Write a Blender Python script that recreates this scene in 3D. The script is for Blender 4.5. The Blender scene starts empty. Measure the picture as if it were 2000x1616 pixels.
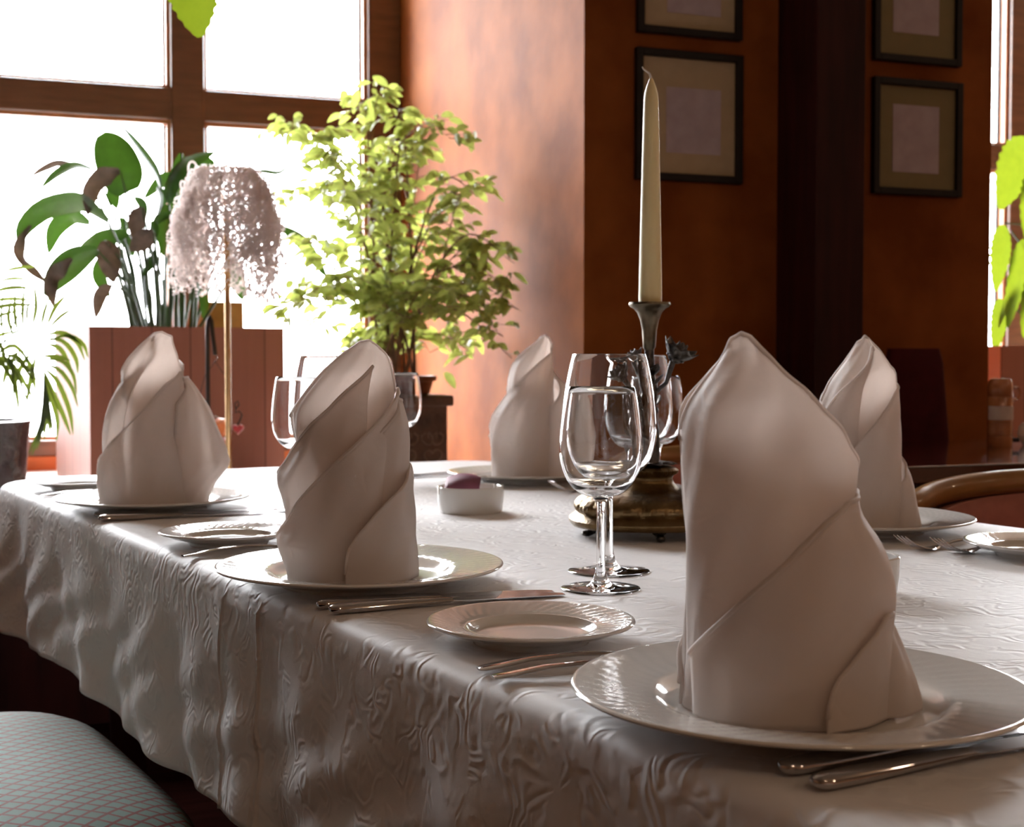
import bpy, bmesh, math, random
from mathutils import Vector, Matrix

SC = bpy.context.scene
COL = SC.collection
PI = math.pi
rad = math.radians

# ---------------------------------------------------------------- camera
FPX = 2700.0
CAMZ = 0.987
PITCH = math.atan(108.0 / FPX)
cam_d = bpy.data.cameras.new('camera')
cam_d.sensor_width = 36.0
cam_d.lens = 36.0 * FPX / 2000.0
cam_d.clip_start = 0.02
cam_d.dof.use_dof = True
cam_d.dof.focus_distance = 1.25
cam_d.dof.aperture_fstop = 13.0
cam = bpy.data.objects.new('camera', cam_d)
cam.location = (0, 0, CAMZ)
cam.rotation_euler = (PI / 2 - PITCH, 0, 0)
COL.objects.link(cam)
SC.camera = cam
SC.view_settings.view_transform = 'Standard'
SC.view_settings.look = 'None'
SC.view_settings.gamma = 1.0
SC.view_settings.exposure = 1.7

# ---------------------------------------------------------------- world: bright overcast daylight
world = bpy.data.worlds.new('world')
SC.world = world
world.use_nodes = True
wn = world.node_tree
bg = wn.nodes['Background']
bg.inputs['Color'].default_value = (0.94, 0.94, 1.0, 1)
bg.inputs['Strength'].default_value = 26.0
# overcast sky: brighter overhead, pavement dimmer than the horizon
_tc = wn.nodes.new('ShaderNodeTexCoord')
_sp = wn.nodes.new('ShaderNodeSeparateXYZ')
_cr = wn.nodes.new('ShaderNodeValToRGB')
_mr = wn.nodes.new('ShaderNodeMapRange')
_mr.inputs['From Min'].default_value = -1.0
wn.links.new(_tc.outputs['Generated'], _sp.inputs[0])
wn.links.new(_sp.outputs['Z'], _mr.inputs['Value'])
wn.links.new(_mr.outputs['Result'], _cr.inputs['Fac'])
_cr.color_ramp.elements[0].position = 0.35
_cr.color_ramp.elements[0].color = (0.13, 0.13, 0.135, 1)
_cr.color_ramp.elements[1].position = 0.82
_cr.color_ramp.elements[1].color = (0.98, 0.97, 1.0, 1)
_e = _cr.color_ramp.elements.new(0.5)
_e.color = (0.22, 0.218, 0.23, 1)
_e = _cr.color_ramp.elements.new(0.6)
_e.color = (0.50, 0.495, 0.52, 1)
wn.links.new(_cr.outputs['Color'], bg.inputs['Color'])

# ---------------------------------------------------------------- room frame
RA = rad(21.0)
R2 = Vector((math.cos(RA), math.sin(RA), 0))
N2 = Vector((-math.sin(RA), math.cos(RA), 0))
C0 = Vector((0.204, 3.945, 0))          # outer corner of the plastered pier


def rp(s, n, z=0.0):
    return C0 + R2 * s + N2 * n + Vector((0, 0, z))


# lamps of the dining room behind the photographer (warm bulbs under the ceiling)
def bulb(name, loc, power, radius, col):
    l = bpy.data.lights.new(name, 'POINT')
    l.energy = power
    l.color = col
    l.shadow_soft_size = radius
    o = bpy.data.objects.new(name, l)
    o.location = loc
    COL.objects.link(o)


for k, (s_, n_) in enumerate([(-1.3, -4.6), (0.3, -5.2), (1.9, -4.4), (3.2, -2.8)]):
    bulb('ceiling_bulb', rp(s_, n_, 2.55), 3.0, 0.05, (1.0, 0.72, 0.48))


def portal(s0, s1, n, z0, z1, flip=False, axis='n'):
    l = bpy.data.lights.new('window_portal', 'AREA')
    l.shape = 'RECTANGLE'
    l.cycles.is_portal = True
    o = bpy.data.objects.new('window_portal', l)
    if axis == 'n':
        l.size = s1 - s0
        l.size_y = z1 - z0
        o.location = rp((s0 + s1) / 2, n, (z0 + z1) / 2)
        a = RA + (PI if flip else 0)
        o.rotation_euler = (-PI / 2, 0, a)
    else:
        l.size = s1 - s0
        l.size_y = z1 - z0
        o.location = rp(n, (s0 + s1) / 2, (z0 + z1) / 2)
        o.rotation_euler = (-PI / 2, 0, RA + (PI / 2 if not flip else -PI / 2))
    COL.objects.link(o)


portal(-2.5, 0.0, 1.86, 0.62, 2.95)
portal(1.46, 5.0, 1.86, 0.62, 2.95)


# ---------------------------------------------------------------- pixel helpers (2000 x 1616 frame)
def ray(px, py):
    x = (px - 1000.0) / FPX
    y = -(py - 808.0) / FPX
    c, s = math.cos(PITCH), math.sin(PITCH)
    return Vector((x, c + y * s, -s + y * c))


def PZ(px, py, z):
    d = ray(px, py)
    t = (z - CAMZ) / d.z
    return Vector((0, 0, CAMZ)) + d * t


def PY(px, py, Y):
    d = ray(px, py)
    return Vector((0, 0, CAMZ)) + d * (Y / d.y)


# ---------------------------------------------------------------- materials
MATS = {}


def nd(nt, typ, **kw):
    n = nt.nodes.new(typ)
    for k, v in kw.items():
        if k.startswith('i_'):
            n.inputs[k[2:].replace('_', ' ')].default_value = v
        else:
            setattr(n, k, v)
    return n


def base_mat(name, col, rough=0.5, metal=0.0, spec=0.5, coat=0.0, noise=0.0, nscale=20.0, bump=0.0, bscale=60.0,
             stretch=(1, 1, 1), trans=0.0, sss=0.0, col2=None):
    if name in MATS:
        return MATS[name]
    m = bpy.data.materials.new(name)
    m.use_nodes = True
    nt = m.node_tree
    p = nt.nodes['Principled BSDF']
    p.inputs['Base Color'].default_value = (*col, 1)
    p.inputs['Roughness'].default_value = rough
    p.inputs['Metallic'].default_value = metal
    p.inputs['Specular IOR Level'].default_value = spec
    p.inputs['Coat Weight'].default_value = coat
    p.inputs['Transmission Weight'].default_value = trans
    p.inputs['Subsurface Weight'].default_value = sss
    if sss:
        p.inputs['Subsurface Radius'].default_value = (0.02, 0.015, 0.01)
    tc = nd(nt, 'ShaderNodeTexCoord')
    mp = nd(nt, 'ShaderNodeMapping')
    mp.inputs['Scale'].default_value = stretch
    nt.links.new(tc.outputs['Object'], mp.inputs['Vector'])
    if noise or col2:
        nz = nd(nt, 'ShaderNodeTexNoise')
        nz.inputs['Scale'].default_value = nscale
        nz.inputs['Detail'].default_value = 5
        nt.links.new(mp.outputs['Vector'], nz.inputs['Vector'])
        mx = nd(nt, 'ShaderNodeMix')
        mx.data_type = 'RGBA'
        c2 = col2 if col2 else tuple(min(1, c * (1 + noise)) for c in col)
        c1 = col if col2 else tuple(c * (1 - noise) for c in col)
        mx.inputs['A'].default_value = (*c1, 1)
        mx.inputs['B'].default_value = (*c2, 1)
        cr = nd(nt, 'ShaderNodeMapRange')
        cr.inputs['From Min'].default_value = 0.35
        cr.inputs['From Max'].default_value = 0.65
        nt.links.new(nz.outputs['Fac'], cr.inputs['Value'])
        nt.links.new(cr.outputs['Result'], mx.inputs['Factor'])
        nt.links.new(mx.outputs['Result'], p.inputs['Base Color'])
    if bump:
        nb = nd(nt, 'ShaderNodeTexNoise')
        nb.inputs['Scale'].default_value = bscale
        nb.inputs['Detail'].default_value = 4
        nt.links.new(mp.outputs['Vector'], nb.inputs['Vector'])
        b = nd(nt, 'ShaderNodeBump')
        b.inputs['Strength'].default_value = bump
        b.inputs['Distance'].default_value = 0.01
        nt.links.new(nb.outputs['Fac'], b.inputs['Height'])
        nt.links.new(b.outputs['Normal'], p.inputs['Normal'])
    MATS[name] = m
    return m


def leaf_mat(name, c1, c2, trans_col, tw=0.45, rough=0.4, nscale=25):
    m = base_mat(name, c1, rough=rough, col2=c2, nscale=nscale, noise=0.2)
    nt = m.node_tree
    p = nt.nodes['Principled BSDF']
    out = nt.nodes['Material Output']
    tr = nd(nt, 'ShaderNodeBsdfTranslucent')
    tr.inputs['Color'].default_value = (*trans_col, 1)
    mx = nd(nt, 'ShaderNodeMixShader')
    mx.inputs['Fac'].default_value = tw
    nt.links.new(p.outputs[0], mx.inputs[1])
    nt.links.new(tr.outputs[0], mx.inputs[2])
    nt.links.new(mx.outputs[0], out.inputs['Surface'])
    return m


def cloth_mat(name, col, trans_w, damask=0.0, dscale=13.0, weave=0.15, trans_col=(0.95, 0.87, 0.82)):
    m = bpy.data.materials.new(name)
    m.use_nodes = True
    nt = m.node_tree
    p = nt.nodes['Principled BSDF']
    out = nt.nodes['Material Output']
    p.inputs['Roughness'].default_value = 0.55
    p.inputs['Specular IOR Level'].default_value = 0.35
    p.inputs['Sheen Weight'].default_value = 0.15
    tc = nd(nt, 'ShaderNodeTexCoord')
    # scroll-like damask: contour rings of a distorted noise
    nz = nd(nt, 'ShaderNodeTexNoise')
    nz.inputs['Scale'].default_value = dscale
    nz.inputs['Detail'].default_value = 0.6
    nz.inputs['Distortion'].default_value = 1.3
    nt.links.new(tc.outputs['Object'], nz.inputs['Vector'])
    mul = nd(nt, 'ShaderNodeMath', operation='MULTIPLY')
    mul.inputs[1].default_value = 24.0
    nt.links.new(nz.outputs['Fac'], mul.inputs[0])
    sn = nd(nt, 'ShaderNodeMath', operation='SINE')
    nt.links.new(mul.outputs[0], sn.inputs[0])
    nz2 = nd(nt, 'ShaderNodeTexNoise')
    nz2.inputs['Scale'].default_value = dscale * 1.3
    nz2.inputs['Detail'].default_value = 1.0
    nt.links.new(tc.outputs['Object'], nz2.inputs['Vector'])
    mr = nd(nt, 'ShaderNodeMapRange')
    mr.inputs['From Min'].default_value = 0.44
    mr.inputs['From Max'].default_value = 0.54
    nt.links.new(nz2.outputs['Fac'], mr.inputs['Value'])
    pr = nd(nt, 'ShaderNodeMath', operation='MULTIPLY')
    nt.links.new(sn.outputs[0], pr.inputs[0])
    nt.links.new(mr.outputs['Result'], pr.inputs[1])
    big = nd(nt, 'ShaderNodeTexNoise')
    big.inputs['Scale'].default_value = 28.0
    big.inputs['Detail'].default_value = 3
    nt.links.new(tc.outputs['Object'], big.inputs['Vector'])
    ad = nd(nt, 'ShaderNodeMath', operation='MULTIPLY_ADD')
    ad.inputs[1].default_value = 2.2
    nt.links.new(big.outputs['Fac'], ad.inputs[0])
    nt.links.new(pr.outputs[0], ad.inputs[2])
    b = nd(nt, 'ShaderNodeBump')
    b.inputs['Strength'].default_value = damask
    b.inputs['Distance'].default_value = 0.0016
    nt.links.new(ad.outputs[0], b.inputs['Height'])
    wv = nd(nt, 'ShaderNodeTexNoise')
    wv.inputs['Scale'].default_value = 900.0
    nt.links.new(tc.outputs['Object'], wv.inputs['Vector'])
    b2 = nd(nt, 'ShaderNodeBump')
    b2.inputs['Strength'].default_value = weave
    b2.inputs['Distance'].default_value = 0.0004
    nt.links.new(wv.outputs['Fac'], b2.inputs['Height'])
    nt.links.new(b.outputs['Normal'], b2.inputs['Normal'])
    nt.links.new(b2.outputs['Normal'], p.inputs['Normal'])
    mc = nd(nt, 'ShaderNodeMix')
    mc.data_type = 'RGBA'
    mc.inputs['A'].default_value = (*col, 1)
    mc.inputs['B'].default_value = (col[0] * 0.87, col[1] * 0.88, col[2] * 0.9, 1)
    f = nd(nt, 'ShaderNodeMapRange')
    f.inputs['From Min'].default_value = 0.3
    f.inputs['From Max'].default_value = 1.0
    f.inputs['To Max'].default_value = min(1.0, damask * 1.6)
    nt.links.new(pr.outputs[0], f.inputs['Value'])
    nt.links.new(f.outputs['Result'], mc.inputs['Factor'])
    nt.links.new(mc.outputs['Result'], p.inputs['Base Color'])
    if trans_w:
        tr = nd(nt, 'ShaderNodeBsdfTranslucent')
        tr.inputs['Color'].default_value = (*trans_col, 1)
        nt.links.new(b2.outputs['Normal'], tr.inputs['Normal'])
        mx = nd(nt, 'ShaderNodeMixShader')
        mx.inputs['Fac'].default_value = trans_w
        nt.links.new(p.outputs[0], mx.inputs[1])
        nt.links.new(tr.outputs[0], mx.inputs[2])
        nt.links.new(mx.outputs[0], out.inputs['Surface'])
    return m


def glass_mat(name, col=(1, 1, 1), rough=0.0, ior=1.5):
    m = bpy.data.materials.new(name)
    m.use_nodes = True
    nt = m.node_tree
    p = nt.nodes['Principled BSDF']
    p.inputs['Base Color'].default_value = (*col, 1)
    p.inputs['Roughness'].default_value = rough
    p.inputs['IOR'].default_value = ior
    p.inputs['Transmission Weight'].default_value = 1.0
    return m


def pane_mat():
    m = bpy.data.materials.new('window_glass')
    m.use_nodes = True
    nt = m.node_tree
    nt.nodes.remove(nt.nodes['Principled BSDF'])
    out = nt.nodes['Material Output']
    t = nd(nt, 'ShaderNodeBsdfTransparent')
    t.inputs['Color'].default_value = (0.97, 0.985, 0.98, 1)
    g = nd(nt, 'ShaderNodeBsdfGlossy')
    g.inputs['Roughness'].default_value = 0.02
    fr = nd(nt, 'ShaderNodeFresnel')
    fr.inputs['IOR'].default_value = 1.25
    mx = nd(nt, 'ShaderNodeMixShader')
    nt.links.new(fr.outputs[0], mx.inputs['Fac'])
    nt.links.new(t.outputs[0], mx.inputs[1])
    nt.links.new(g.outputs[0], mx.inputs[2])
    nt.links.new(mx.outputs[0], out.inputs['Surface'])
    return m


def plank_mat(name, c1, c2, seam, width, rough=0.4, coat=0.2):
    """vertical boards along local x: seams every <width>, grain along z, tone per board"""
    m = bpy.data.materials.new(name)
    m.use_nodes = True
    nt = m.node_tree
    p = nt.nodes['Principled BSDF']
    p.inputs['Roughness'].default_value = rough
    p.inputs['Coat Weight'].default_value = coat
    tc = nd(nt, 'ShaderNodeTexCoord')
    sp = nd(nt, 'ShaderNodeSeparateXYZ')
    nt.links.new(tc.outputs['UV'], sp.inputs[0])
    dv = nd(nt, 'ShaderNodeMath', operation='DIVIDE')
    dv.inputs[1].default_value = width
    nt.links.new(sp.outputs['X'], dv.inputs[0])
    fl = nd(nt, 'ShaderNodeMath', operation='FLOOR')
    nt.links.new(dv.outputs[0], fl.inputs[0])
    fr = nd(nt, 'ShaderNodeMath', operation='FRACT')
    nt.links.new(dv.outputs[0], fr.inputs[0])
    wn_ = nd(nt, 'ShaderNodeTexWhiteNoise', noise_dimensions='1D')
    nt.links.new(fl.outputs[0], wn_.inputs['W'])
    mp = nd(nt, 'ShaderNodeMapping')
    mp.inputs['Scale'].default_value = (60, 3, 60)
    nt.links.new(tc.outputs['UV'], mp.inputs['Vector'])
    nz = nd(nt, 'ShaderNodeTexNoise')
    nz.inputs['Scale'].default_value = 1.0
    nz.inputs['Detail'].default_value = 5
    nt.links.new(mp.outputs[0], nz.inputs['Vector'])
    av = nd(nt, 'ShaderNodeMath', operation='ADD')
    nt.links.new(nz.outputs['Fac'], av.inputs[0])
    nt.links.new(wn_.outputs['Value'], av.inputs[1])
    hf = nd(nt, 'ShaderNodeMath', operation='MULTIPLY')
    hf.inputs[1].default_value = 0.5
    nt.links.new(av.outputs[0], hf.inputs[0])
    mx = nd(nt, 'ShaderNodeMix')
    mx.data_type = 'RGBA'
    mx.inputs['A'].default_value = (*c1, 1)
    mx.inputs['B'].default_value = (*c2, 1)
    nt.links.new(hf.outputs[0], mx.inputs['Factor'])
    lt = nd(nt, 'ShaderNodeMath', operation='LESS_THAN')
    lt.inputs[1].default_value = 0.035
    nt.links.new(fr.outputs[0], lt.inputs[0])
    m2 = nd(nt, 'ShaderNodeMix')
    m2.data_type = 'RGBA'
    nt.links.new(lt.outputs[0], m2.inputs['Factor'])
    nt.links.new(mx.outputs['Result'], m2.inputs['A'])
    m2.inputs['B'].default_value = (*seam, 1)
    nt.links.new(m2.outputs['Result'], p.inputs['Base Color'])
    return m


def lattice_mat():
    m = bpy.data.materials.new('teal_lattice_fabric')
    m.use_nodes = True
    nt = m.node_tree
    p = nt.nodes['Principled BSDF']
    p.inputs['Roughness'].default_value = 0.8
    tc = nd(nt, 'ShaderNodeTexCoord')
    sp = nd(nt, 'ShaderNodeSeparateXYZ')
    nt.links.new(tc.outputs['Object'], sp.inputs[0])

    def line(a, b, period, w):
        m1 = nd(nt, 'ShaderNodeMath', operation='MULTIPLY')
        m1.inputs[1].default_value = a / period
        nt.links.new(sp.outputs['X'], m1.inputs[0])
        m2 = nd(nt, 'ShaderNodeMath', operation='MULTIPLY_ADD')
        m2.inputs[1].default_value = b / period
        nt.links.new(sp.outputs['Y'], m2.inputs[0])
        nt.links.new(m1.outputs[0], m2.inputs[2])
        f = nd(nt, 'ShaderNodeMath', operation='FRACT')
        nt.links.new(m2.outputs[0], f.inputs[0])
        l = nd(nt, 'ShaderNodeMath', operation='LESS_THAN')
        l.inputs[1].default_value = w
        nt.links.new(f.outputs[0], l.inputs[0])
        return l
    l1 = line(0.62, 0.78, 0.019, 0.2)
    l2 = line(-0.62, 0.78, 0.019, 0.2)
    mxx = nd(nt, 'ShaderNodeMath', operation='MAXIMUM')
    nt.links.new(l1.outputs[0], mxx.inputs[0])
    nt.links.new(l2.outputs[0], mxx.inputs[1])
    mx = nd(nt, 'ShaderNodeMix')
    mx.data_type = 'RGBA'
    mx.inputs['A'].default_value = (0.19, 0.29, 0.255, 1)
    mx.inputs['B'].default_value = (0.20, 0.04, 0.035, 1)
    nt.links.new(mxx.outputs[0], mx.inputs['Factor'])
    nt.links.new(mx.outputs['Result'], p.inputs['Base Color'])
    return m


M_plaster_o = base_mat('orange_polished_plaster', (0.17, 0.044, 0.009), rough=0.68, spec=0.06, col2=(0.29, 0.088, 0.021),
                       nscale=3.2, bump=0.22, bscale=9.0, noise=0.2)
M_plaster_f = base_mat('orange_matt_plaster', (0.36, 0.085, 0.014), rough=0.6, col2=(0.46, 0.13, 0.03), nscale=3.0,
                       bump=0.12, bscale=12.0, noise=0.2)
M_ceiling = base_mat('cream_ceiling', (0.34, 0.25, 0.17), rough=0.8, noise=0.05)
M_floor = base_mat('dark_wood_floor', (0.010, 0.003, 0.0025), spec=0.0, rough=0.9, noise=0.35, nscale=4, stretch=(1, 12, 1))
M_wallback = base_mat('ochre_plaster', (0.26, 0.12, 0.05), rough=0.7, noise=0.12, nscale=3)
M_ledge = base_mat('pale_stone_ledge', (0.72, 0.64, 0.58), rough=0.3, noise=0.08, nscale=14)
M_winwood = base_mat('brown_window_wood', (0.13, 0.055, 0.026), rough=0.38, noise=0.18, nscale=6, stretch=(1, 1, 6), coat=0.15)
M_winwood_l = base_mat('light_orange_beading', (0.5, 0.2, 0.08), rough=0.4, noise=0.1)
M_gasket = base_mat('black_gasket', (0.012, 0.01, 0.01), rough=0.6, noise=0.1)
M_pilaster = base_mat('dark_mahogany', (0.032, 0.005, 0.004), spec=0.2, rough=0.6, noise=0.3, nscale=5, stretch=(6, 6, 0.5))
M_pane = pane_mat()
M_cloth = cloth_mat('white_damask_tablecloth', (0.80, 0.785, 0.79), 0.0, damask=0.27, dscale=24.0)
M_napkin = cloth_mat('white_napkin_linen', (0.84, 0.80, 0.78), 0.5, damask=0.10, dscale=20.0, weave=0.2)
M_porcelain = base_mat('white_porcelain', (0.78, 0.765, 0.73), rough=0.09, spec=0.6, coat=0.35, noise=0.01)
M_glass = glass_mat('clear_glass', ior=1.45)
M_steel = base_mat('polished_steel', (0.52, 0.50, 0.50), rough=0.07, metal=1.0, noise=0.03)
M_brass_old = base_mat('aged_brass', (0.12, 0.075, 0.03), rough=0.33, metal=1.0, col2=(0.26, 0.18, 0.09), nscale=26,
                       bump=0.25, bscale=70, noise=0.2)
M_dark_bronze = base_mat('dark_bronze', (0.05, 0.045, 0.042), rough=0.34, metal=1.0, col2=(0.16, 0.15, 0.14), nscale=60,
                         bump=0.4, bscale=90, noise=0.2)
M_pewter = base_mat('tarnished_pewter', (0.09, 0.072, 0.05), rough=0.35, metal=0.9, col2=(0.22, 0.18, 0.12), nscale=30,
                    bump=0.2, bscale=60, noise=0.2)
M_candle = base_mat('ivory_wax', (0.86, 0.76, 0.44), rough=0.4, sss=0.25, noise=0.02)
M_wick = base_mat('white_wick', (0.75, 0.7, 0.66), rough=0.9, noise=0.05)
M_purple = base_mat('purple_card', (0.23, 0.07, 0.12), rough=0.6, noise=0.15)
M_black = base_mat('black_paint', (0.010, 0.005, 0.005), spec=0.25, rough=0.5, noise=0.2)
M_mat = base_mat('beige_mount_board', (0.42, 0.32, 0.2), rough=0.8, noise=0.04)
M_mat_o = base_mat('olive_mount_board', (0.22, 0.17, 0.08), rough=0.8, noise=0.04)
M_print = base_mat('faded_print_paper', (0.46, 0.38, 0.42), rough=0.7, col2=(0.40, 0.32, 0.35), nscale=18)
M_planter = plank_mat('red_brown_boards', (0.20, 0.06, 0.035), (0.28, 0.10, 0.065), (0.10, 0.02, 0.012), 0.128, rough=0.6, coat=0.0)
M_pink = plank_mat('pink_brown_boards', (0.42, 0.16, 0.12), (0.5, 0.22, 0.17), (0.2, 0.06, 0.04), 0.12, rough=0.5)
M_soil = base_mat('potting_soil', (0.03, 0.018, 0.012), rough=0.95, noise=0.4, bump=0.8, bscale=80)
M_terr = base_mat('dark_clay_pot', (0.11, 0.04, 0.028), rough=0.5, noise=0.2)
M_plinth = base_mat('dark_carved_wood', (0.075, 0.035, 0.02), rough=0.5, noise=0.35, nscale=16, bump=0.3)
M_plinth_r = base_mat('worn_brown_relief', (0.14, 0.08, 0.05), rough=0.5, noise=0.2)
M_gold = base_mat('gilded_brass_pole', (0.66, 0.42, 0.2), rough=0.24, metal=1.0, noise=0.05)
M_bead = leaf_mat('pearly_glass_beads', (0.93, 0.88, 0.86), (0.80, 0.72, 0.70), (0.95, 0.88, 0.85), tw=0.5, rough=0.12, nscale=30)
M_blackpot = base_mat('glossy_black_pot', (0.035, 0.018, 0.02), rough=0.22, noise=0.3, bump=0.6, bscale=30)
M_box_o = base_mat('ochre_box', (0.28, 0.15, 0.03), rough=0.6, noise=0.1)
M_iron = base_mat('black_iron', (0.03, 0.02, 0.018), rough=0.4, metal=0.6, noise=0.1)
M_red = base_mat('red_enamel', (0.42, 0.05, 0.06), rough=0.3, noise=0.1)
M_orange = base_mat('orange_enamel', (0.7, 0.2, 0.06), rough=0.3, noise=0.1)
M_chairwood = base_mat('honey_brown_wood', (0.27, 0.13, 0.035), rough=0.3, noise=0.2, nscale=8, coat=0.4)
M_pinkfab = base_mat('dusty_pink_upholstery', (0.36, 0.13, 0.095), rough=0.75, noise=0.08, nscale=40)
M_maroon = base_mat('maroon_leather', (0.055, 0.004, 0.006), spec=0.12, rough=0.7, noise=0.15)
M_tabledark = base_mat('dark_lacquered_wood', (0.06, 0.012, 0.007), rough=0.12, coat=0.8, noise=0.2, nscale=5)
M_mill = base_mat('copper_brown_ceramic', (0.42, 0.15, 0.055), rough=0.22, coat=0.5, noise=0.18, nscale=20)
M_label = base_mat('pale_paper_label', (0.6, 0.5, 0.46), rough=0.6, noise=0.1)
M_lattice = lattice_mat()
M_leaf_dark = leaf_mat('glossy_dark_leaf', (0.008, 0.035, 0.006), (0.02, 0.07, 0.01), (0.04, 0.09, 0.008), tw=0.16, rough=0.3)
M_leaf_brown = leaf_mat('withered_brown_leaf', (0.035, 0.025, 0.018), (0.10, 0.075, 0.06), (0.06, 0.035, 0.02), tw=0.2)
M_leaf_fic = leaf_mat('variegated_fig_leaf', (0.09, 0.14, 0.015), (0.42, 0.46, 0.14), (0.40, 0.46, 0.10), tw=0.45, nscale=30)
M_leaf_bright = leaf_mat('backlit_lime_leaf', (0.08, 0.15, 0.01), (0.14, 0.22, 0.015), (0.15, 0.20, 0.01), tw=0.5)
M_leaf_palm = leaf_mat('palm_leaf', (0.02, 0.05, 0.01), (0.07, 0.11, 0.02), (0.14, 0.18, 0.02), tw=0.3)
M_stem_g = base_mat('green_stem', (0.035, 0.07, 0.015), rough=0.5, noise=0.2)
M_bark = base_mat('grey_brown_bark', (0.14, 0.075, 0.045), rough=0.8, noise=0.3, bump=0.4)
M_twig = base_mat('brown_twig', (0.2, 0.12, 0.05), rough=0.7, noise=0.2)


# ---------------------------------------------------------------- mesh helpers
def link(name, mesh, mat=None, parent=None):
    o = bpy.data.objects.new(name, mesh)
    COL.objects.link(o)
    if mat is not None:
        mats = mat if isinstance(mat, (list, tuple)) else [mat]
        for m_ in mats:
            mesh.materials.append(m_)
    if parent is not None:
        o.parent = parent
    return o


class MB:
    """collects shapes, builds ONE mesh object"""

    def __init__(self):
        self.bm = bmesh.new()
        self.uv = None

    def v(self, p):
        return self.bm.verts.new(p)

    def face(self, vs, mi=0):
        try:
            f = self.bm.faces.new(vs)
            f.material_index = mi
            return f
        except ValueError:
            return None

    def box(self, c, s, rz=0.0, bevel=0.0, mi=0):
        """centre c, full sizes s"""
        r = bmesh.ops.create_cube(self.bm, size=1.0)
        vs = r['verts']
        for v_ in vs:
            v_.co = Vector((v_.co.x * s[0], v_.co.y * s[1], v_.co.z * s[2]))
        if bevel:
            es = list({e for v_ in vs for e in v_.link_edges})
            rb = bmesh.ops.bevel(self.bm, geom=es, offset=bevel, segments=2, affect='EDGES', profile=0.5)
            vs = list({v_ for f in rb['faces'] for v_ in f.verts} | {v_ for v_ in vs if v_.is_valid})
        mt = Matrix.Translation(Vector(c)) @ Matrix.Rotation(rz, 4, 'Z')
        bmesh.ops.transform(self.bm, matrix=mt, verts=vs)
        for v_ in vs:
            for f in v_.link_faces:
                f.material_index = mi
        return self

    def lathe(self, prof, seg=48, c=(0, 0, 0), fn=None, mi=0, square=0.0):
        """prof: (r, z) list; fn(th, r, z, i)->(r, z) tweak"""
        rings = []
        cx, cy, cz = c
        for i, (r, z) in enumerate(prof):
            if r < 1e-6:
                rings.append([self.v((cx, cy, cz + z))])
                continue
            ring = []
            for k in range(seg):
                th = 2 * PI * k / seg
                rr, zz = (r, z) if fn is None else fn(th, r, z, i)
                if square:
                    q = (abs(math.cos(th)) ** (2 + square) + abs(math.sin(th)) ** (2 + square)) ** (-1 / (2 + square))
                    rr *= q
                ring.append(self.v((cx + rr * math.cos(th), cy + rr * math.sin(th), cz + zz)))
            rings.append(ring)
        for a, b in zip(rings[:-1], rings[1:]):
            n = max(len(a), len(b))
            for k in range(n):
                k2 = (k + 1) % n
                if len(a) == 1 and len(b) == 1:
                    continue
                if len(a) == 1:
                    self.face([a[0], b[k2], b[k]], mi)
                elif len(b) == 1:
                    self.face([a[k], a[k2], b[0]], mi)
                else:
                    self.face([a[k], a[k2], b[k2], b[k]], mi)
        return self

    def tube(self, pts, rads, seg=8, cap=True, flat=None, mi=0):
        """tube along pts, radius or list; flat=(wx, wz) scale of the section"""
        pts = [Vector(p) for p in pts]
        n = len(pts)
        if not isinstance(rads, (list, tuple)):
            rads = [rads] * n
        rings = []
        up = Vector((0, 0, 1))
        prev = None
        for i, p in enumerate(pts):
            t = (pts[min(i + 1, n - 1)] - pts[max(i - 1, 0)])
            if t.length < 1e-9:
                t = Vector((0, 0, 1))
            t.normalize()
            if prev is None:
                a = up if abs(t.z) < 0.95 else Vector((1, 0, 0))
                x = t.cross(a).normalized()
            else:
                x = (prev - t * prev.dot(t))
                x = x.normalized() if x.length > 1e-6 else t.cross(up).normalized()
            prev = x
            y = x.cross(t).normalized()
            fx, fy = flat if flat else (1, 1)
            rings.append([self.v(p + x * (math.cos(2 * PI * k / seg) * rads[i] * fx) + y * (math.sin(2 * PI * k / seg) * rads[i] * fy))
                          for k in range(seg)])
        for a, b in zip(rings[:-1], rings[1:]):
            for k in range(seg):
                self.face([a[k], a[(k + 1) % seg], b[(k + 1) % seg], b[k]], mi)
        if cap:
            self.face(list(reversed(rings[0])), mi)
            self.face(rings[-1], mi)
        return self

    def grid(self, rows, closed=False, mi=0):
        """rows: list of lists of points -> quads"""
        vr = [[self.v(p) for p in r] for r in rows]
        for a, b in zip(vr[:-1], vr[1:]):
            n = len(a)
            for k in range(n if closed else n - 1):
                self.face([a[k], a[(k + 1) % n], b[(k + 1) % n], b[k]], mi)
        return vr

    def build(self, name, mat, parent=None, smooth=True, angle=35, uvbox=False, recalc=True):
        if recalc:
            bmesh.ops.recalc_face_normals(self.bm, faces=self.bm.faces[:])
        if uvbox:
            uvl = self.bm.loops.layers.uv.new('UVMap')
            for f in self.bm.faces:
                nn = f.normal
                for l in f.loops:
                    co = l.vert.co
                    if abs(nn.x) > abs(nn.y):
                        l[uvl].uv = (co.y, co.z)
                    else:
                        l[uvl].uv = (co.x, co.z)
        me = bpy.data.meshes.new(name)
        self.bm.to_mesh(me)
        self.bm.free()
        if smooth:
            for p in me.polygons:
                p.use_smooth = True
            try:
                me.set_sharp_from_angle(angle=rad(angle))
            except Exception:
                pass
        return link(name, me, mat, parent)


def thing(name, label, cat, loc=(0, 0, 0), rz=0.0, group=None):
    o = bpy.data.objects.new(name, None)
    o.empty_display_size = 0.05
    COL.objects.link(o)
    o.location = loc
    o.rotation_euler = (0, 0, rz)
    o['label'] = label
    o['category'] = cat
    if group:
        o['group'] = group
    return o


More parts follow.
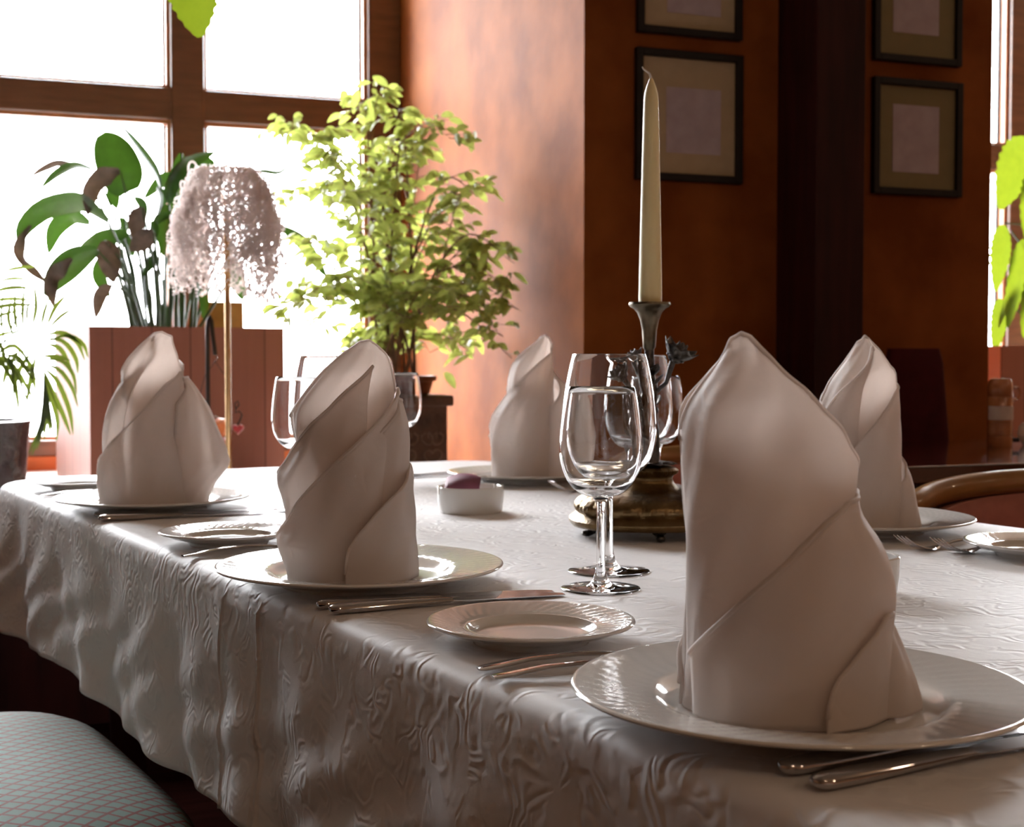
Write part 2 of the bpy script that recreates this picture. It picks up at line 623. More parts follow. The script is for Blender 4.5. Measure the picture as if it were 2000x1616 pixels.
def tag(o, label, cat, group=None, loc=None, rz=None):
    o['label'] = label
    o['category'] = cat
    if group:
        o['group'] = group
    if loc is not None:
        o.location = loc
    if rz is not None:
        o.rotation_euler = (0, 0, rz)
    return o


def struct(o):
    o['kind'] = 'structure'
    return o


def kids(o):
    return [c for c in bpy.data.objects if c.parent is o]


def dup(root, label, loc, rz=0.0, group=None):
    r = root.copy()
    COL.objects.link(r)
    r.location = loc
    r.rotation_euler = (0, 0, rz)
    r['label'] = label
    if group:
        r['group'] = group
    for ch in kids(root):
        c = ch.copy()
        COL.objects.link(c)
        c.parent = r
        for g in kids(ch):
            d = g.copy()
            COL.objects.link(d)
            d.parent = c
    return r


def room_obj(o):
    o.location = C0
    o.rotation_euler = (0, 0, RA)
    return o


def interp(tab, x):
    """tab sorted by x"""
    if x <= tab[0][0]:
        return tab[0][1]
    for (x0, y0), (x1, y1) in zip(tab[:-1], tab[1:]):
        if x <= x1:
            t = (x - x0) / (x1 - x0) if x1 > x0 else 0
            return y0 + (y1 - y0) * t
    return tab[-1][1]


def catmull(pts, n):
    pts = [Vector(p) for p in pts]
    P = [pts[0] * 2 - pts[1]] + pts + [pts[-1] * 2 - pts[-2]]
    out = []
    segs = len(pts) - 1
    for j in range(n + 1):
        u = j / n * segs
        i = min(int(u), segs - 1)
        t = u - i
        a, b, c, d = P[i], P[i + 1], P[i + 2], P[i + 3]
        out.append(0.5 * ((2 * b) + (c - a) * t + (2 * a - 5 * b + 4 * c - d) * t * t + (-a + 3 * b - 3 * c + d) * t ** 3))
    return out


# ================================================================= THE ROOM
WN = 1.82      # window plane
ZC = 3.05      # ceiling
H_BAR0, H_BAR1 = 1.90, 2.02
SILL = 0.57

struct(room_obj(MB().box((0, -2.3, -0.05), (11, 9.6, 0.1)).build('floor', M_floor, smooth=False)))
struct(room_obj(MB().box((0, -2.4, ZC + 0.05), (11, 9.4, 0.1)).build('ceiling', M_ceiling, smooth=False)))
# plastered pier between the two window bays (side face catches the window light)
m = MB()
m.box((0.7125, WN / 2 + 0.1, ZC / 2), (1.425, WN + 0.2, ZC))
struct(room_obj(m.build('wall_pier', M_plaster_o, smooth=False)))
# window walls: sill walls + lintels, left and right bays
m = MB()
m.box((-2.6, WN + 0.1, 0.31), (5.2, 0.2, 0.62)).box((-2.6, WN + 0.1, 3.0), (5.2, 0.2, 0.1)).box((-3.88, WN + 0.1, 1.8), (2.64, 0.2, 2.4))  # last box: unseen solid section, added to cut fill light from the left
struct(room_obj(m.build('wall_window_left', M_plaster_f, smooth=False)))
m = MB()
m.box((3.385, WN + 0.1, 0.31), (3.92, 0.2, 0.62)).box((3.385, WN + 0.1, 3.0), (3.92, 0.2, 0.1))
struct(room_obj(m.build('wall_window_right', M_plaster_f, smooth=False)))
struct(room_obj(MB().box((-5.25, -2.5, ZC / 2), (0.1, 9.0, ZC)).build('wall_left', M_wallback, smooth=False)))
struct(room_obj(MB().box((5.35, -2.5, ZC / 2), (0.1, 9.0, ZC)).build('wall_right', M_wallback, smooth=False)))
struct(room_obj(MB().box((0, -7.05, ZC / 2), (10.6, 0.1, ZC)).build('wall_back', M_wallback, smooth=False)))
# mahogany pilaster on the pier
m = MB()
m.box((0.715, -0.105, ZC / 2), (0.165, 0.21, ZC), bevel=0.004)
struct(room_obj(m.build('trim_1', M_pilaster, smooth=False)))
# deep ledges under the windows
struct(room_obj(MB().box((-2.6, 0.985, SILL - 0.03), (5.2, 1.67, 0.06), bevel=0.006).build('trim_2', M_ledge, smooth=False)))
struct(room_obj(MB().box((-2.6, 1.02, (SILL - 0.06) / 2), (5.2, 1.55, SILL - 0.06)).build('trim_3', M_pilaster, smooth=False)))
struct(room_obj(MB().box((3.4, 1.16, SILL - 0.03), (3.87, 1.3, 0.06), bevel=0.006).build('trim_4', M_ledge, smooth=False)))
struct(room_obj(MB().box((3.4, 1.2, (SILL - 0.06) / 2), (3.87, 1.2, SILL - 0.06)).build('trim_5', M_pilaster, smooth=False)))


def window(name, posts, s_lo, s_hi, z0=0.62, z1=2.95, n=WN + 0.03, bar=True):
    """posts: list of (s0, s1)"""
    root = struct(bpy.data.objects.new(name, None))
    COL.objects.link(root)
    room_obj(root)
    m = MB()
    th = 0.09
    for a, b in posts:
        m.box(((a + b) / 2, n + 0.02, (z0 + z1) / 2), (b - a, th, z1 - z0), bevel=0.006)
    if bar:
        m.box(((s_lo + s_hi) / 2, n + 0.022, (H_BAR0 + H_BAR1) / 2), (s_hi - s_lo, th - 0.006, H_BAR1 - H_BAR0), bevel=0.006)
    m.box(((s_lo + s_hi) / 2, n + 0.022, z0 + 0.03), (s_hi - s_lo, th - 0.006, 0.06), bevel=0.005)
    m.box(((s_lo + s_hi) / 2, n + 0.022, z1 - 0.03), (s_hi - s_lo, th - 0.006, 0.06))
    m.build('window_frame', M_winwood, root, smooth=False)
    # beading strips and black gaskets round each pane
    bd = MB()
    gk = MB()
    gl = MB()
    gaps = []
    ps = sorted(posts)
    for (a0, a1), (b0, b1) in zip(ps[:-1], ps[1:]):
        gaps.append((a1, b0))
    zs = [(z0 + 0.06, H_BAR0), (H_BAR1, z1 - 0.06)] if bar else [(z0 + 0.06, z1 - 0.06)]
    for (a, b) in gaps:
        for (u, w) in zs:
            t = 0.014
            for s_, ss in ((a + t / 2, t), (b - t / 2, t)):
                bd.box((s_, n + 0.03, (u + w) / 2), (ss, 0.05, w - u))
            for z_ in (u + t / 2, w - t / 2):
                bd.box(((a + b) / 2, n + 0.03, z_), (b - a - 2 * t, 0.05, t))
            for s_ in (a + t + 0.004, b - t - 0.004):
                gk.box((s_, n + 0.052, (u + w) / 2), (0.008, 0.012, w - u - 2 * t))
            gl.box(((a + b) / 2, n + 0.06, (u + w) / 2), (b - a - 2 * t, 0.004, w - u - 2 * t))
    bd.build('beading', M_winwood_l, root, smooth=False)
    gk.build('gasket', M_gasket, root, smooth=False)
    gl.build('pane', M_pane, root, smooth=False)
    return root


window('window_1', [(-0.135, 0.0), (-0.912, -0.786), (-1.70, -1.578), (-2.56, -2.37)], -2.56, 0.0)
window('window_2', [(1.425, 1.6), (3.075, 3.22), (3.97, 4.1), (4.75, 5.3)], 1.425, 5.3)
# ================================================================= TABLE AND CLOTH
TZ = 0.75
TD = Vector((-0.51, 0.86, 0)).normalized()      # along the table, away from us
WD = Vector((0.86, 0.51, 0)).normalized()       # across the table, to the right
E0 = Vector((-0.309, 1.488, 0))
T0, T1 = -1.30, 1.40
TW = 1.115


def tp(t, w, z=TZ):
    return E0 + TD * t + WD * w + Vector((0, 0, z))


TANG = math.atan2(WD.y, WD.x)                    # rotation so that local x = across the table

tb = thing('dining_table', 'long dining table hidden under the white damask cloth', 'table', E0 + TD * 0.05 + WD * TW / 2, TANG)
MB().box((0, 0, TZ - 0.022), (TW - 0.05, T1 - T0 - 0.05, 0.03), bevel=0.008).build('tabletop', M_pilaster, tb, smooth=False)
MB().box((0, 0, TZ - 0.08), (TW - 0.3, T1 - T0 - 0.3, 0.075)).build('apron', M_pilaster, tb, smooth=False)
for sx in (-1, 1):
    for sy in (-1, 1):
        MB().tube([(sx * (TW / 2 - 0.2), sy * (T1 - T0 - 0.5) / 2, z) for z in (0, 0.3, 0.6, TZ - 0.1)], [0.028, 0.034, 0.04, 0.042],
                  seg=12).build('leg', M_pilaster, tb)


def cloth():
    rc = 0.13
    # perimeter in (t, w), counter-clockwise seen from above
    per = []

    def seg(p, q, step):
        L = math.hypot(q[0] - p[0], q[1] - p[1])
        n = max(1, int(L / step))
        for i in range(n):
            k = i / n
            per.append((p[0] + (q[0] - p[0]) * k, p[1] + (q[1] - p[1]) * k))

    def arc(cx, cy, a0, a1):
        n = 16
        for i in range(n):
            a = a0 + (a1 - a0) * i / n
            per.append((cx + rc * math.cos(a), cy + rc * math.sin(a)))
    # left long side, going away (t increasing) at w=0
    seg((T0 + rc, 0), (-0.16, 0), 0.008)
    seg((-0.16, 0), (0.05, 0), 0.0011)
    seg((0.05, 0), (T1 - rc, 0), 0.008)
    arc(T1 - rc, rc, -PI / 2, 0)
    nb = 90
    for i in range(nb):
        k = i / nb
        w_ = rc + (TW - 2 * rc) * k
        per.append((T1 + 0.03 * math.sin(PI * k), w_))
    arc(T1 - rc, TW - rc, 0, PI / 2)
    seg((T1 - rc, TW), (T0 + rc, TW), 0.012)
    arc(T0 + rc, TW - rc, PI / 2, PI)
    seg((T0, TW - rc), (T0, rc), 0.012)
    arc(T0 + rc, rc, PI, 1.5 * PI)
    n = len(per)
    nor = []
    for i in range(n):
        a = per[(i - 1) % n]
        b = per[(i + 1) % n]
        dx, dy = b[0] - a[0], b[1] - a[1]
        L = math.hypot(dx, dy)
        nor.append((dy / L, -dx / L))
    s = [0.0]
    for i in range(1, n):
        s.append(s[-1] + math.hypot(per[i][0] - per[i - 1][0], per[i][1] - per[i - 1][1]))
    s_at0 = None
    for i, q in enumerate(per):
        if abs(q[1]) < 1e-9 and q[0] >= 0 and s_at0 is None:
            s_at0 = s[i]
    rr = 0.016
    rows = []
    # flat top ring, rounding, drop
    prof = [(-0.09, 0.0), (-0.05, 0), (-0.02, 0.0)]
    for a in (10, 25, 40, 55, 70, 85):
        prof.append((-0.02 + 0.02 * math.sin(rad(a)), -rr * (1 - math.cos(rad(a)))))
    nd_ = 34
    DROP = 0.245

    def cornerness(t_, w_):
        ct = min(abs(t_ - T1), abs(t_ - T0))
        cw = min(abs(w_), abs(w_ - TW))
        d = math.hypot(max(ct, 0), max(cw, 0))
        return math.exp(-(d / 0.16) ** 2)

    def folds(sv, v):
        x = sv - s_at0
        sk = x + 0.10 * v                       # folds run slightly diagonal
        f = (0.55 * math.sin(sk * 2 * PI / 0.31 + 0.6) + 0.30 * math.sin(sk * 2 * PI / 0.173 + 2.1 + 0.8 * math.sin(x * 5))
             + 0.12 * math.sin(sk * 2 * PI / 0.097 + 1.0 + 2 * v))
        f *= 0.0085 * v ** 1.1
        # soft dents
        f += 0.0042 * math.sin(x * 31 + 2.5 * math.sin(v * 5)) * math.sin(v * 9 + 1.3 * math.sin(x * 9)) * min(1, v * 2)
        return f

    for (o_, dz) in prof:
        rows.append([tp(per[i][0] + nor[i][0] * o_, per[i][1] + nor[i][1] * o_, TZ + dz) for i in range(n)])
    for j in range(1, nd_ + 1):
        v = j / nd_
        row = []
        for i in range(n):
            t_, w_ = per[i]
            cn = cornerness(t_, w_)
            o_ = 0.002 + 0.012 * v + folds(s[i], v) * (1 - 0.5 * cn) + 0.07 * cn * v
            x = s[i] - s_at0
            # two stitched pleat lines where the cloth is doubled
            for (x0, wob) in ((0.0, 0.0), (-0.105, 0.3)):
                xc = x0 + 0.012 * math.sin(v * 5.0 + wob) * v - 0.010 * v
                o_ += 0.0028 * math.exp(-((x - xc) / 0.0022) ** 2)
            x1 = -0.105 + 0.012 * math.sin(v * 5.0 + 0.3) * v
            x2 = 0.012 * math.sin(v * 5.0) * v - 0.010 * v
            if x1 < x < x2:
                o_ += 0.0012
            dr = DROP * (1 + 0.03 * math.sin(x * 7) + 0.10 * cn)
            row.append(tp(t_ + nor[i][0] * o_, w_ + nor[i][1] * o_, TZ - rr - (dr - rr) * v))
        rows.append(row)
    m = MB()
    vr = m.grid(rows, closed=True)
    m.face(vr[0])
    bmesh.ops.recalc_face_normals(m.bm, faces=m.bm.faces[:])
    if max(m.bm.faces, key=lambda f: f.calc_area()).normal.z < 0:
        bmesh.ops.reverse_faces(m.bm, faces=m.bm.faces[:])
    o = m.build('tablecloth', M_cloth, angle=180, recalc=False)
    md = o.modifiers.new('thick', 'SOLIDIFY')
    md.thickness = 0.0012
    md.offset = -1
    return o


tag(cloth(), 'white damask cloth with scroll pattern draped over the long dining table', 'tablecloth')


# ================================================================= PORCELAIN
def plate_mesh(name, R, H, well, flutes, parent=None):
    seg = flutes * 5
    foot = well * 0.86
    top = [(0.0, 0.0055), (well * 0.55, 0.0055), (well * 0.86, 0.0062), (well * 0.95, 0.0085), (well * 1.0, 0.0125), (well * 1.035, H * 0.64)]
    nr = 7
    r0 = well * 1.07
    for i in range(nr + 1):
        k = i / nr
        top.append((r0 + (R - 0.004 - r0) * k, H * 0.69 + (H * 0.29) * k))
    rim = [(R - 0.0022, H), (R - 0.0006, H - 0.0004), (R, H - 0.0016), (R - 0.001, H - 0.003)]
    under = [(R - 0.006, H - 0.0042), (r0 + (R - r0) * 0.5, H * 0.80 - 0.0045), (r0, H * 0.64 - 0.0045), (well * 0.99, 0.0055), (foot + 0.004, 0.003),
             (foot + 0.0025, 0.0), (foot - 0.002, 0.0), (foot - 0.004, 0.002), (0.0, 0.002)]
    prof = top + rim + under
    n_top = len(top)

    def fn(th, r, z, i):
        if 6 <= i < n_top:
            k = (i - 6) / (n_top - 7)
            a = math.sin(PI * min(1, max(0, k))) ** 0.5 if 0 < k < 1 else 0
            ph = th * flutes + (r - r0) / (R - r0) * 2 * PI * 2.2
            z = z + 0.00055 * a * (abs(math.sin(ph / 2)) * 2 - 1)
        return r, z
    return MB().lathe(prof, seg=seg, fn=fn).build(name, M_porcelain, parent, angle=50)


RZ_D, RZ_S = 0.022, 0.019
place = {
    1: (1560, 1333, 'nearest the camera at lower right'),
    2: (704, 1098, 'in the left middle of the table'),
    3: (299, 967, 'at the far left end of the table'),
    4: (1028, 919, 'at the far side behind the white ashtray'),
    5: (1682, 1006, 'at the right side of the table, by the pink chair'),
}
PC = {}
first = None
dl = {1: 'large white dinner plate nearest the camera, under the tallest napkin at lower right',
      2: 'large white dinner plate at middle left, between two knives and a fork',
      3: 'large white dinner plate at the far left end of the table',
      4: 'large white dinner plate at the far side, behind the ashtray with the purple card',
      5: 'large white dinner plate on the right side, in front of the pink tub chair'}
for k in (1, 2, 3, 4, 5):
    px, py, _ = place[k]
    c = PZ(px, py, TZ + RZ_D)
    PC[k] = Vector((c.x, c.y, TZ))
    if first is None:
        first = plate_mesh('dinner_plate', 0.151, RZ_D, 0.094, 56)
        tag(first, dl[k], 'plate', 'dinner plates on the table', PC[k])
    else:
        dup(first, dl[k], PC[k], 0.3 * k, 'dinner plates on the table')

sides = [((1037, 1208), 'small white side plate with fluted rim, in the foreground beside the cutlery pair'),
         ((447, 1034), 'small white side plate between the far left napkin and the middle left plate'),
         ((158, 937), 'small white side plate at the far left corner of the cloth'),
         ((1250, 952), 'small white side plate half hidden behind the bronze candlestick base'),
         ((2030, 1056), 'small white side plate cut off by the right edge, over two fork handles')]
first = None
for (px, py), lab in sides:
    c = PZ(px, py, TZ + RZ_S)
    loc = Vector((c.x, c.y, TZ))
    if px == 1037:
        loc = Vector((c.x, c.y, TZ))
    if first is None:
        first = plate_mesh('side_plate', 0.0875, RZ_S, 0.054, 44)
        tag(first, lab, 'plate', 'side plates on the table', loc)
    else:
        dup(first, lab, loc, 0.4, 'side plates on the table')


# ================================================================= GLASSES
def glass_profile(h, rf, rs, zb, rmax, zmax, rrim):
    w = 0.0011
    out = [(0.0, 0.0), (rf * 0.6, 0.0), (rf - 0.0006, 0.0), (rf, 0.0007), (rf - 0.0006, 0.0014), (rf * 0.7, 0.0019), (rf * 0.45, 0.0027), (rf * 0.28, 0.0052), (rf * 0.19, 0.010),
           (rs * 1.25, 0.018), (rs, 0.028)]
    n = 5
    for i in range(1, n + 1):
        out.append((rs * (1 - 0.05 * math.sin(PI * i / n)), 0.028 + (zb - 0.012 - 0.028) * i / n))
    out.append((rs * 1.25, zb - 0.006))
    out.append((rs * 2.1, zb + 0.0005))
    bowl = []
    nb = 13
    for i in range(1, nb + 1):
        a = i / nb * PI / 2
        bowl.append((rs * 2.1 + (rmax - rs * 2.1) * math.sin(a) ** 0.86, zb + 0.0005 + (zmax - zb) * (1 - math.cos(a)) ** 0.93))
    for i in range(1, 10):
        k = i / 9
        bowl.append((rmax - (rmax - rrim) * (k ** 1.7), zmax + (h - zmax) * k))
    inner = [(max(0.0, r - w), z + (w * 1.6 if i < 5 else 0)) for i, (r, z) in enumerate(bowl)]
    inner[-1] = (inner[-1][0], h)
    prof = out + bowl + [(rrim - w / 2, h + 0.0005)] + list(reversed(inner)) + [(rs * 1.2, zb + 0.004), (0.0, zb + 0.0035)]
    return prof


small = MB().lathe(glass_profile(0.207, 0.041, 0.0043, 0.095, 0.0427, 0.142, 0.0352), seg=72)
small = small.build('wine_glass', M_glass, angle=60)
tall = MB().lathe(glass_profile(0.241, 0.0455, 0.0047, 0.100, 0.0530, 0.158, 0.0410), seg=72)
tall = tall.build('wine_glass', M_glass, angle=60)
GG = 'stemmed glasses on the table'
glasses = [(small, (1173, 1151), 'smaller clear stemmed glass in front, nearest the camera'),
           (tall, (1189, 1117), 'taller clear stemmed glass just behind the smaller front one'),
           (small, (585, 997), 'smaller clear stemmed glass left of the middle left napkin'),
           (tall, (636, 985), 'taller clear stemmed glass behind the middle left napkin, its left rim showing'),
           (small, (783, 929), 'smaller clear stemmed glass right of the middle left napkin, before carved plinth'),
           (tall, (722, 938), 'taller clear stemmed glass behind the middle left napkin, its right rim showing'),
           (tall, (1247, 1002), 'taller clear stemmed glass standing behind the bronze candlestick'),
           (small, (1284, 982), 'smaller clear stemmed glass farthest behind the bronze candlestick')]
seen = set()
for src, (px, py), lab in glasses:
    c = PZ(px, py, TZ) + Vector((0, 0, 0.0004))
    if id(src) not in seen:
        seen.add(id(src))
        tag(src, lab, 'glass', GG, c)
    else:
        dup(src, lab, c, 0, GG)


# ================================================================= NAPKINS
def napkin(name_label, Yc, z0, layers, group):
    """rolled cloth: overlapping shells, each bounded by a slanting hem; traced silhouettes give each shell its
    half widths, the section is an ellipse about the standing axis"""
    m = MB()
    random.seed(int(Yc * 1000))
    xref = None
    for li, L in enumerate(layers):
        sl = sorted([(PY(px, py, Yc).z, PY(px, py, Yc).x) for px, py in L['L']])
        sr = sorted([(PY(px, py, Yc).z, PY(px, py, Yc).x) for px, py in L['R']])
        off = L.get('off', 0.0016 * li) * 1.5
        bmax = L.get('b', 0.062)
        sh = L.get('sh', 0.0)

        def ell(z):
            a, b = interp(sl, z), interp(sr, z)
            # average for smoothness
            a = (a + interp(sl, z + 0.004) + interp(sl, z - 0.004)) / 3
            b = (b + interp(sr, z + 0.004) + interp(sr, z - 0.004)) / 3
            return (a + b) / 2, max(0.004, (b - a) / 2)

        def surf(th, z):
            c, a = ell(z)
            b = min(bmax, a * 1.25)
            return Vector((c + (a + off * 0.7) * math.cos(th), Yc + sh + (b + off) * math.sin(th), z))
        # front hem -> (theta, z)
        tab, raw = [], []
        for (px, py) in L['edge']:
            Y = Yc
            th = -PI / 2
            for _ in range(12):
                q = PY(px, py, Y)
                c, a = ell(q.z)
                u = max(-1, min(1, (q.x - c) / a))
                th = -math.acos(u)
                b = min(bmax, a * 1.25)
                Y = Yc + sh + (b + off) * math.sin(th)
            raw.append((th, PY(px, py, Y).z, abs(u)))
        for side in (1, -1):                       # points on the very outline: keep only the lowest one
            out = [q for q in raw if q[2] > 0.985 and (q[0] > -PI / 2) == (side == 1)]
            out.sort(key=lambda q: q[1])
            for q in out[1:]:
                raw.remove(q)
        tab += [(q[0], q[1]) for q in raw]
        for (deg, py) in L.get('back', []):
            tab.append((rad(deg), PY(1000, py, Yc + sh + 0.05).z))
        tab.sort()
        # monotone theta list
        th0, th1 = L.get('dom', (math.degrees(tab[0][0]), math.degrees(tab[-1][0])))
        if th1 < 0:
            th1 = min(th1, math.degrees(tab[-1][0]))
        th0, th1 = rad(th0), rad(th1)
        NT = L.get('nt', 110)
        rows_n = 26
        cols = []
        for i in range(NT + 1):
            th = th0 + (th1 - th0) * i / NT
            d = 0.03
            h = (interp(tab, th) * 2 + interp(tab, th - d) + interp(tab, th + d)) / 4
            h = max(h, z0 + 0.002)
            col = []
            for j in range(rows_n + 1):
                v = j / rows_n
                z = z0 + (h - z0) * v
                p = surf(th, z)
                wob = 0.0011 * math.sin(th * 5 + z * 40 + li * 2) + 0.0007 * math.sin(th * 11 - z * 70 + li)
                # hem pulled slightly outward so that its roll catches the light
                wob += 0.0012 * max(0, (v - 0.93) / 0.07)
                p.x += math.cos(th) * wob
                p.y += math.sin(th) * wob
                col.append(p)
            cols.append(col)
        m.grid(cols)
        hem = [c_[-1] for c_ in cols]
        hem = [p for p in hem if p.z > z0 + 0.004]
        if len(hem) > 3:
            m.tube(hem, 0.00105, seg=6)
    o = m.build('napkin', M_napkin, angle=180, recalc=False)
    # own origin at its foot
    c = PC_near(Yc, o)
    md = o.modifiers.new('thick', 'SOLIDIFY')
    md.thickness = 0.0016
    md.offset = 0
    md.use_rim = True
    tag(o, name_label, 'napkin', group)
    return o


def PC_near(Yc, o):
    xs = [v.co.x for v in o.data.vertices]
    zs = [v.co.z for v in o.data.vertices]
    c = Vector(((min(xs) + max(xs)) / 2, Yc, min(zs)))
    for v in o.data.vertices:
        v.co -= c
    o.location = c
    return c


NZ = TZ + 0.0075
GN = 'folded white napkins standing on the dinner plates'
Y1, Y2, Y3, Y4, Y5 = PC[1].y, PC[2].y, PC[3].y, PC[4].y, PC[5].y
napkin('white napkin folded into a tall cone nearest the camera, on the lower right plate', Y1, NZ, [
    dict(L=[(1411, 690), (1377, 730), (1353, 760), (1336, 790), (1328, 823), (1329, 872), (1333, 930), (1334, 1017), (1336, 1075), (1334, 1195), (1334, 1244), (1331, 1400)],
         R=[(1500, 640), (1560, 690), (1600, 740), (1640, 800), (1660, 850), (1674, 901), (1674, 930), (1669, 949), (1670, 1200), (1668, 1400)],
         edge=[(1674, 905), (1660, 867), (1638, 833), (1609, 802), (1570, 763), (1522, 720), (1484, 681), (1464, 659), (1445, 652), (1428, 663), (1411, 698), (1377, 737), (1353, 765), (1336, 794), (1329, 840)],
         back=[(0, 920), (45, 860), (90, 800), (110, 690), (122, 662), (135, 700), (160, 790), (180, 850)], b=0.058, off=-0.002),
    dict(L=[(1330, 900), (1335, 1017), (1336, 1075), (1335, 1244), (1334, 1300), (1335, 1400)], dom=(-158, 180),
         R=[(1655, 940), (1664, 970), (1672, 1004), (1684, 1021), (1706, 1050), (1720, 1084), (1729, 1123), (1731, 1161), (1728, 1200), (1721, 1300), (1717, 1400)],
         edge=[(1664, 958), (1648, 983), (1609, 1021), (1561, 1075), (1503, 1132), (1445, 1186), (1396, 1231), (1368, 1263), (1351, 1287), (1348, 1297)],
         back=[(20, 975), (60, 1010), (120, 1150), (180, 1300)], b=0.064, off=0.002),
    dict(L=[(1335, 900), (1337, 1400)],
         R=[(1718, 1150), (1722, 1200), (1721, 1250), (1719, 1300), (1719, 1400)],
         edge=[(1724, 1185), (1716, 1205), (1701, 1239), (1677, 1272), (1657, 1301), (1633, 1330), (1616, 1369), (1612, 1415)],
         back=[(12, 1210), (35, 1390)], b=0.067, off=0.004),
    dict(L=[(1500, 1190), (1500, 1400)],
         R=[(1726, 1185), (1730, 1195), (1749, 1229), (1763, 1258), (1778, 1292), (1790, 1326), (1800, 1359), (1797, 1395)],
         edge=[(1728, 1190), (1600, 1260), (1560, 1400)],
         back=[(30, 1190), (70, 1230), (100, 1300)], b=0.050, off=0.0, sh=0.008),
], GN)
napkin('white napkin spiral cone with three slanting hems on the middle left plate', Y2, NZ, [
    dict(L=[(700, 660), (667, 685), (611, 735), (576, 778), (564, 800), (566, 840), (580, 880), (585, 1110)],
         R=[(745, 660), (760, 690), (771, 715), (774, 760), (775, 800), (778, 1110)],
         edge=[(774, 765), (771, 722), (760, 697), (745, 678), (723, 666), (700, 669), (667, 691), (611, 743), (576, 786), (565, 805)],
         back=[(0, 770), (60, 720), (90, 700), (120, 720), (180, 810)], b=0.050, off=-0.004),
    dict(L=[(640, 690), (590, 780), (582, 850), (570, 882), (556, 908), (545, 927), (548, 950), (554, 964), (561, 1001), (570, 1110)],
         R=[(776, 690), (776, 1110)],
         edge=[(735, 692), (731, 712), (708, 737), (678, 763), (645, 797), (611, 830), (582, 864), (570, 882), (556, 908), (546, 925)],
         dom=(-180, -62), b=0.055, off=0.0),
    dict(L=[(560, 900), (562, 1010), (559, 1027), (549, 1050), (553, 1070), (562, 1095), (568, 1115)],
         R=[(774, 755), (775, 800), (774, 950), (775, 1115)],
         edge=[(774, 758), (760, 786), (741, 819), (708, 853), (675, 886), (630, 930), (593, 975), (574, 1001), (559, 1027), (549, 1053)],
         back=[(20, 770), (60, 820), (120, 950), (180, 1055)], b=0.060, off=0.002),
    dict(L=[(650, 770), (650, 1110)],
         R=[(775, 775), (790, 808), (797, 830), (800, 860), (798, 897), (800, 950), (803, 1000), (802, 1050), (805, 1117)],
         edge=[(776, 778), (700, 880), (690, 1100)],
         back=[(30, 785), (80, 830), (110, 900)], b=0.048, off=0.0, sh=0.006),
    dict(L=[(568, 880), (568, 1115)],
         R=[(789, 885), (797, 950), (802, 1000), (802, 1050), (805, 1117)],
         edge=[(794, 905), (788, 927), (779, 945), (760, 971), (730, 1005), (697, 1046), (678, 1079), (674, 1130)],
         back=[(12, 930), (35, 1110)], b=0.064, off=0.0045),
], GN)
napkin('white napkin cone with a flap spreading right, on the far left plate', Y3, NZ, [
    dict(L=[(299, 645), (269, 672), (243, 706), (235, 738), (236, 760), (236, 965)],
         R=[(349, 660), (354, 690), (356, 708), (357, 734), (360, 965)],
         edge=[(356, 715), (354, 691), (349, 673), (338, 658), (316, 649), (299, 652), (269, 678), (243, 712), (235, 738)],
         back=[(0, 740), (60, 700), (120, 700), (180, 750)], b=0.050, off=-0.003),
    dict(L=[(290, 690), (236, 756), (217, 786), (208, 812), (204, 842), (204, 886), (206, 965)],
         R=[(357, 690), (362, 965)],
         edge=[(303, 656), (295, 680), (286, 695), (260, 730), (236, 756), (217, 786), (208, 812)],
         dom=(-180, -80), b=0.055, off=0.0),
    dict(L=[(204, 840), (204, 888), (196, 903), (197, 940), (200, 972)],
         R=[(346, 690), (350, 720), (355, 760), (359, 820), (370, 900), (381, 972)],
         edge=[(350, 712), (342, 723), (321, 751), (295, 782), (260, 821), (234, 851), (204, 888), (196, 903)],
         back=[(20, 715), (60, 760), (120, 860), (180, 905)], b=0.060, off=0.002),
    dict(L=[(320, 736), (300, 972)],
         R=[(357, 736), (377, 756), (394, 782), (407, 803), (420, 834), (433, 864), (440, 890), (445, 905), (436, 920), (416, 942), (403, 972)],
         edge=[(358, 738), (345, 790), (335, 900)],
         back=[(20, 736), (60, 740), (110, 780)], b=0.045, off=0.0, sh=0.01),
], GN)
napkin('slim white napkin cone on the far plate behind the purple card ashtray', Y4, NZ, [
    dict(L=[(1055, 652), (1037, 670), (1010, 694), (995, 717), (991, 740), (989, 771), (975, 850), (975, 921)],
         R=[(1073, 655), (1078, 671), (1079, 707), (1079, 807), (1082, 921)],
         edge=[(1079, 690), (1077, 671), (1073, 660), (1064, 656), (1055, 659), (1037, 676), (1010, 700), (995, 722), (991, 740)],
         back=[(0, 700), (60, 680), (120, 700), (180, 760)], b=0.050, off=-0.003),
    dict(L=[(1001, 750), (989, 771), (973, 794), (964, 811), (960, 836), (960, 863), (962, 925)],
         R=[(1074, 670), (1078, 700), (1079, 807), (1082, 925)],
         edge=[(1076, 672), (1073, 690), (1057, 705), (1028, 733), (1002, 758), (989, 771), (973, 794), (964, 811), (960, 836)],
         back=[(20, 690), (90, 800), (180, 850)], b=0.058, off=0.001),
    dict(L=[(1040, 725), (1030, 925)],
         R=[(1080, 729), (1108, 756), (1130, 776), (1142, 800), (1150, 830), (1156, 852), (1152, 880), (1140, 925)],
         edge=[(1081, 731), (1070, 800), (1060, 900)],
         back=[(20, 729), (60, 740), (110, 780)], b=0.045, off=0.0, sh=0.01),
], GN)
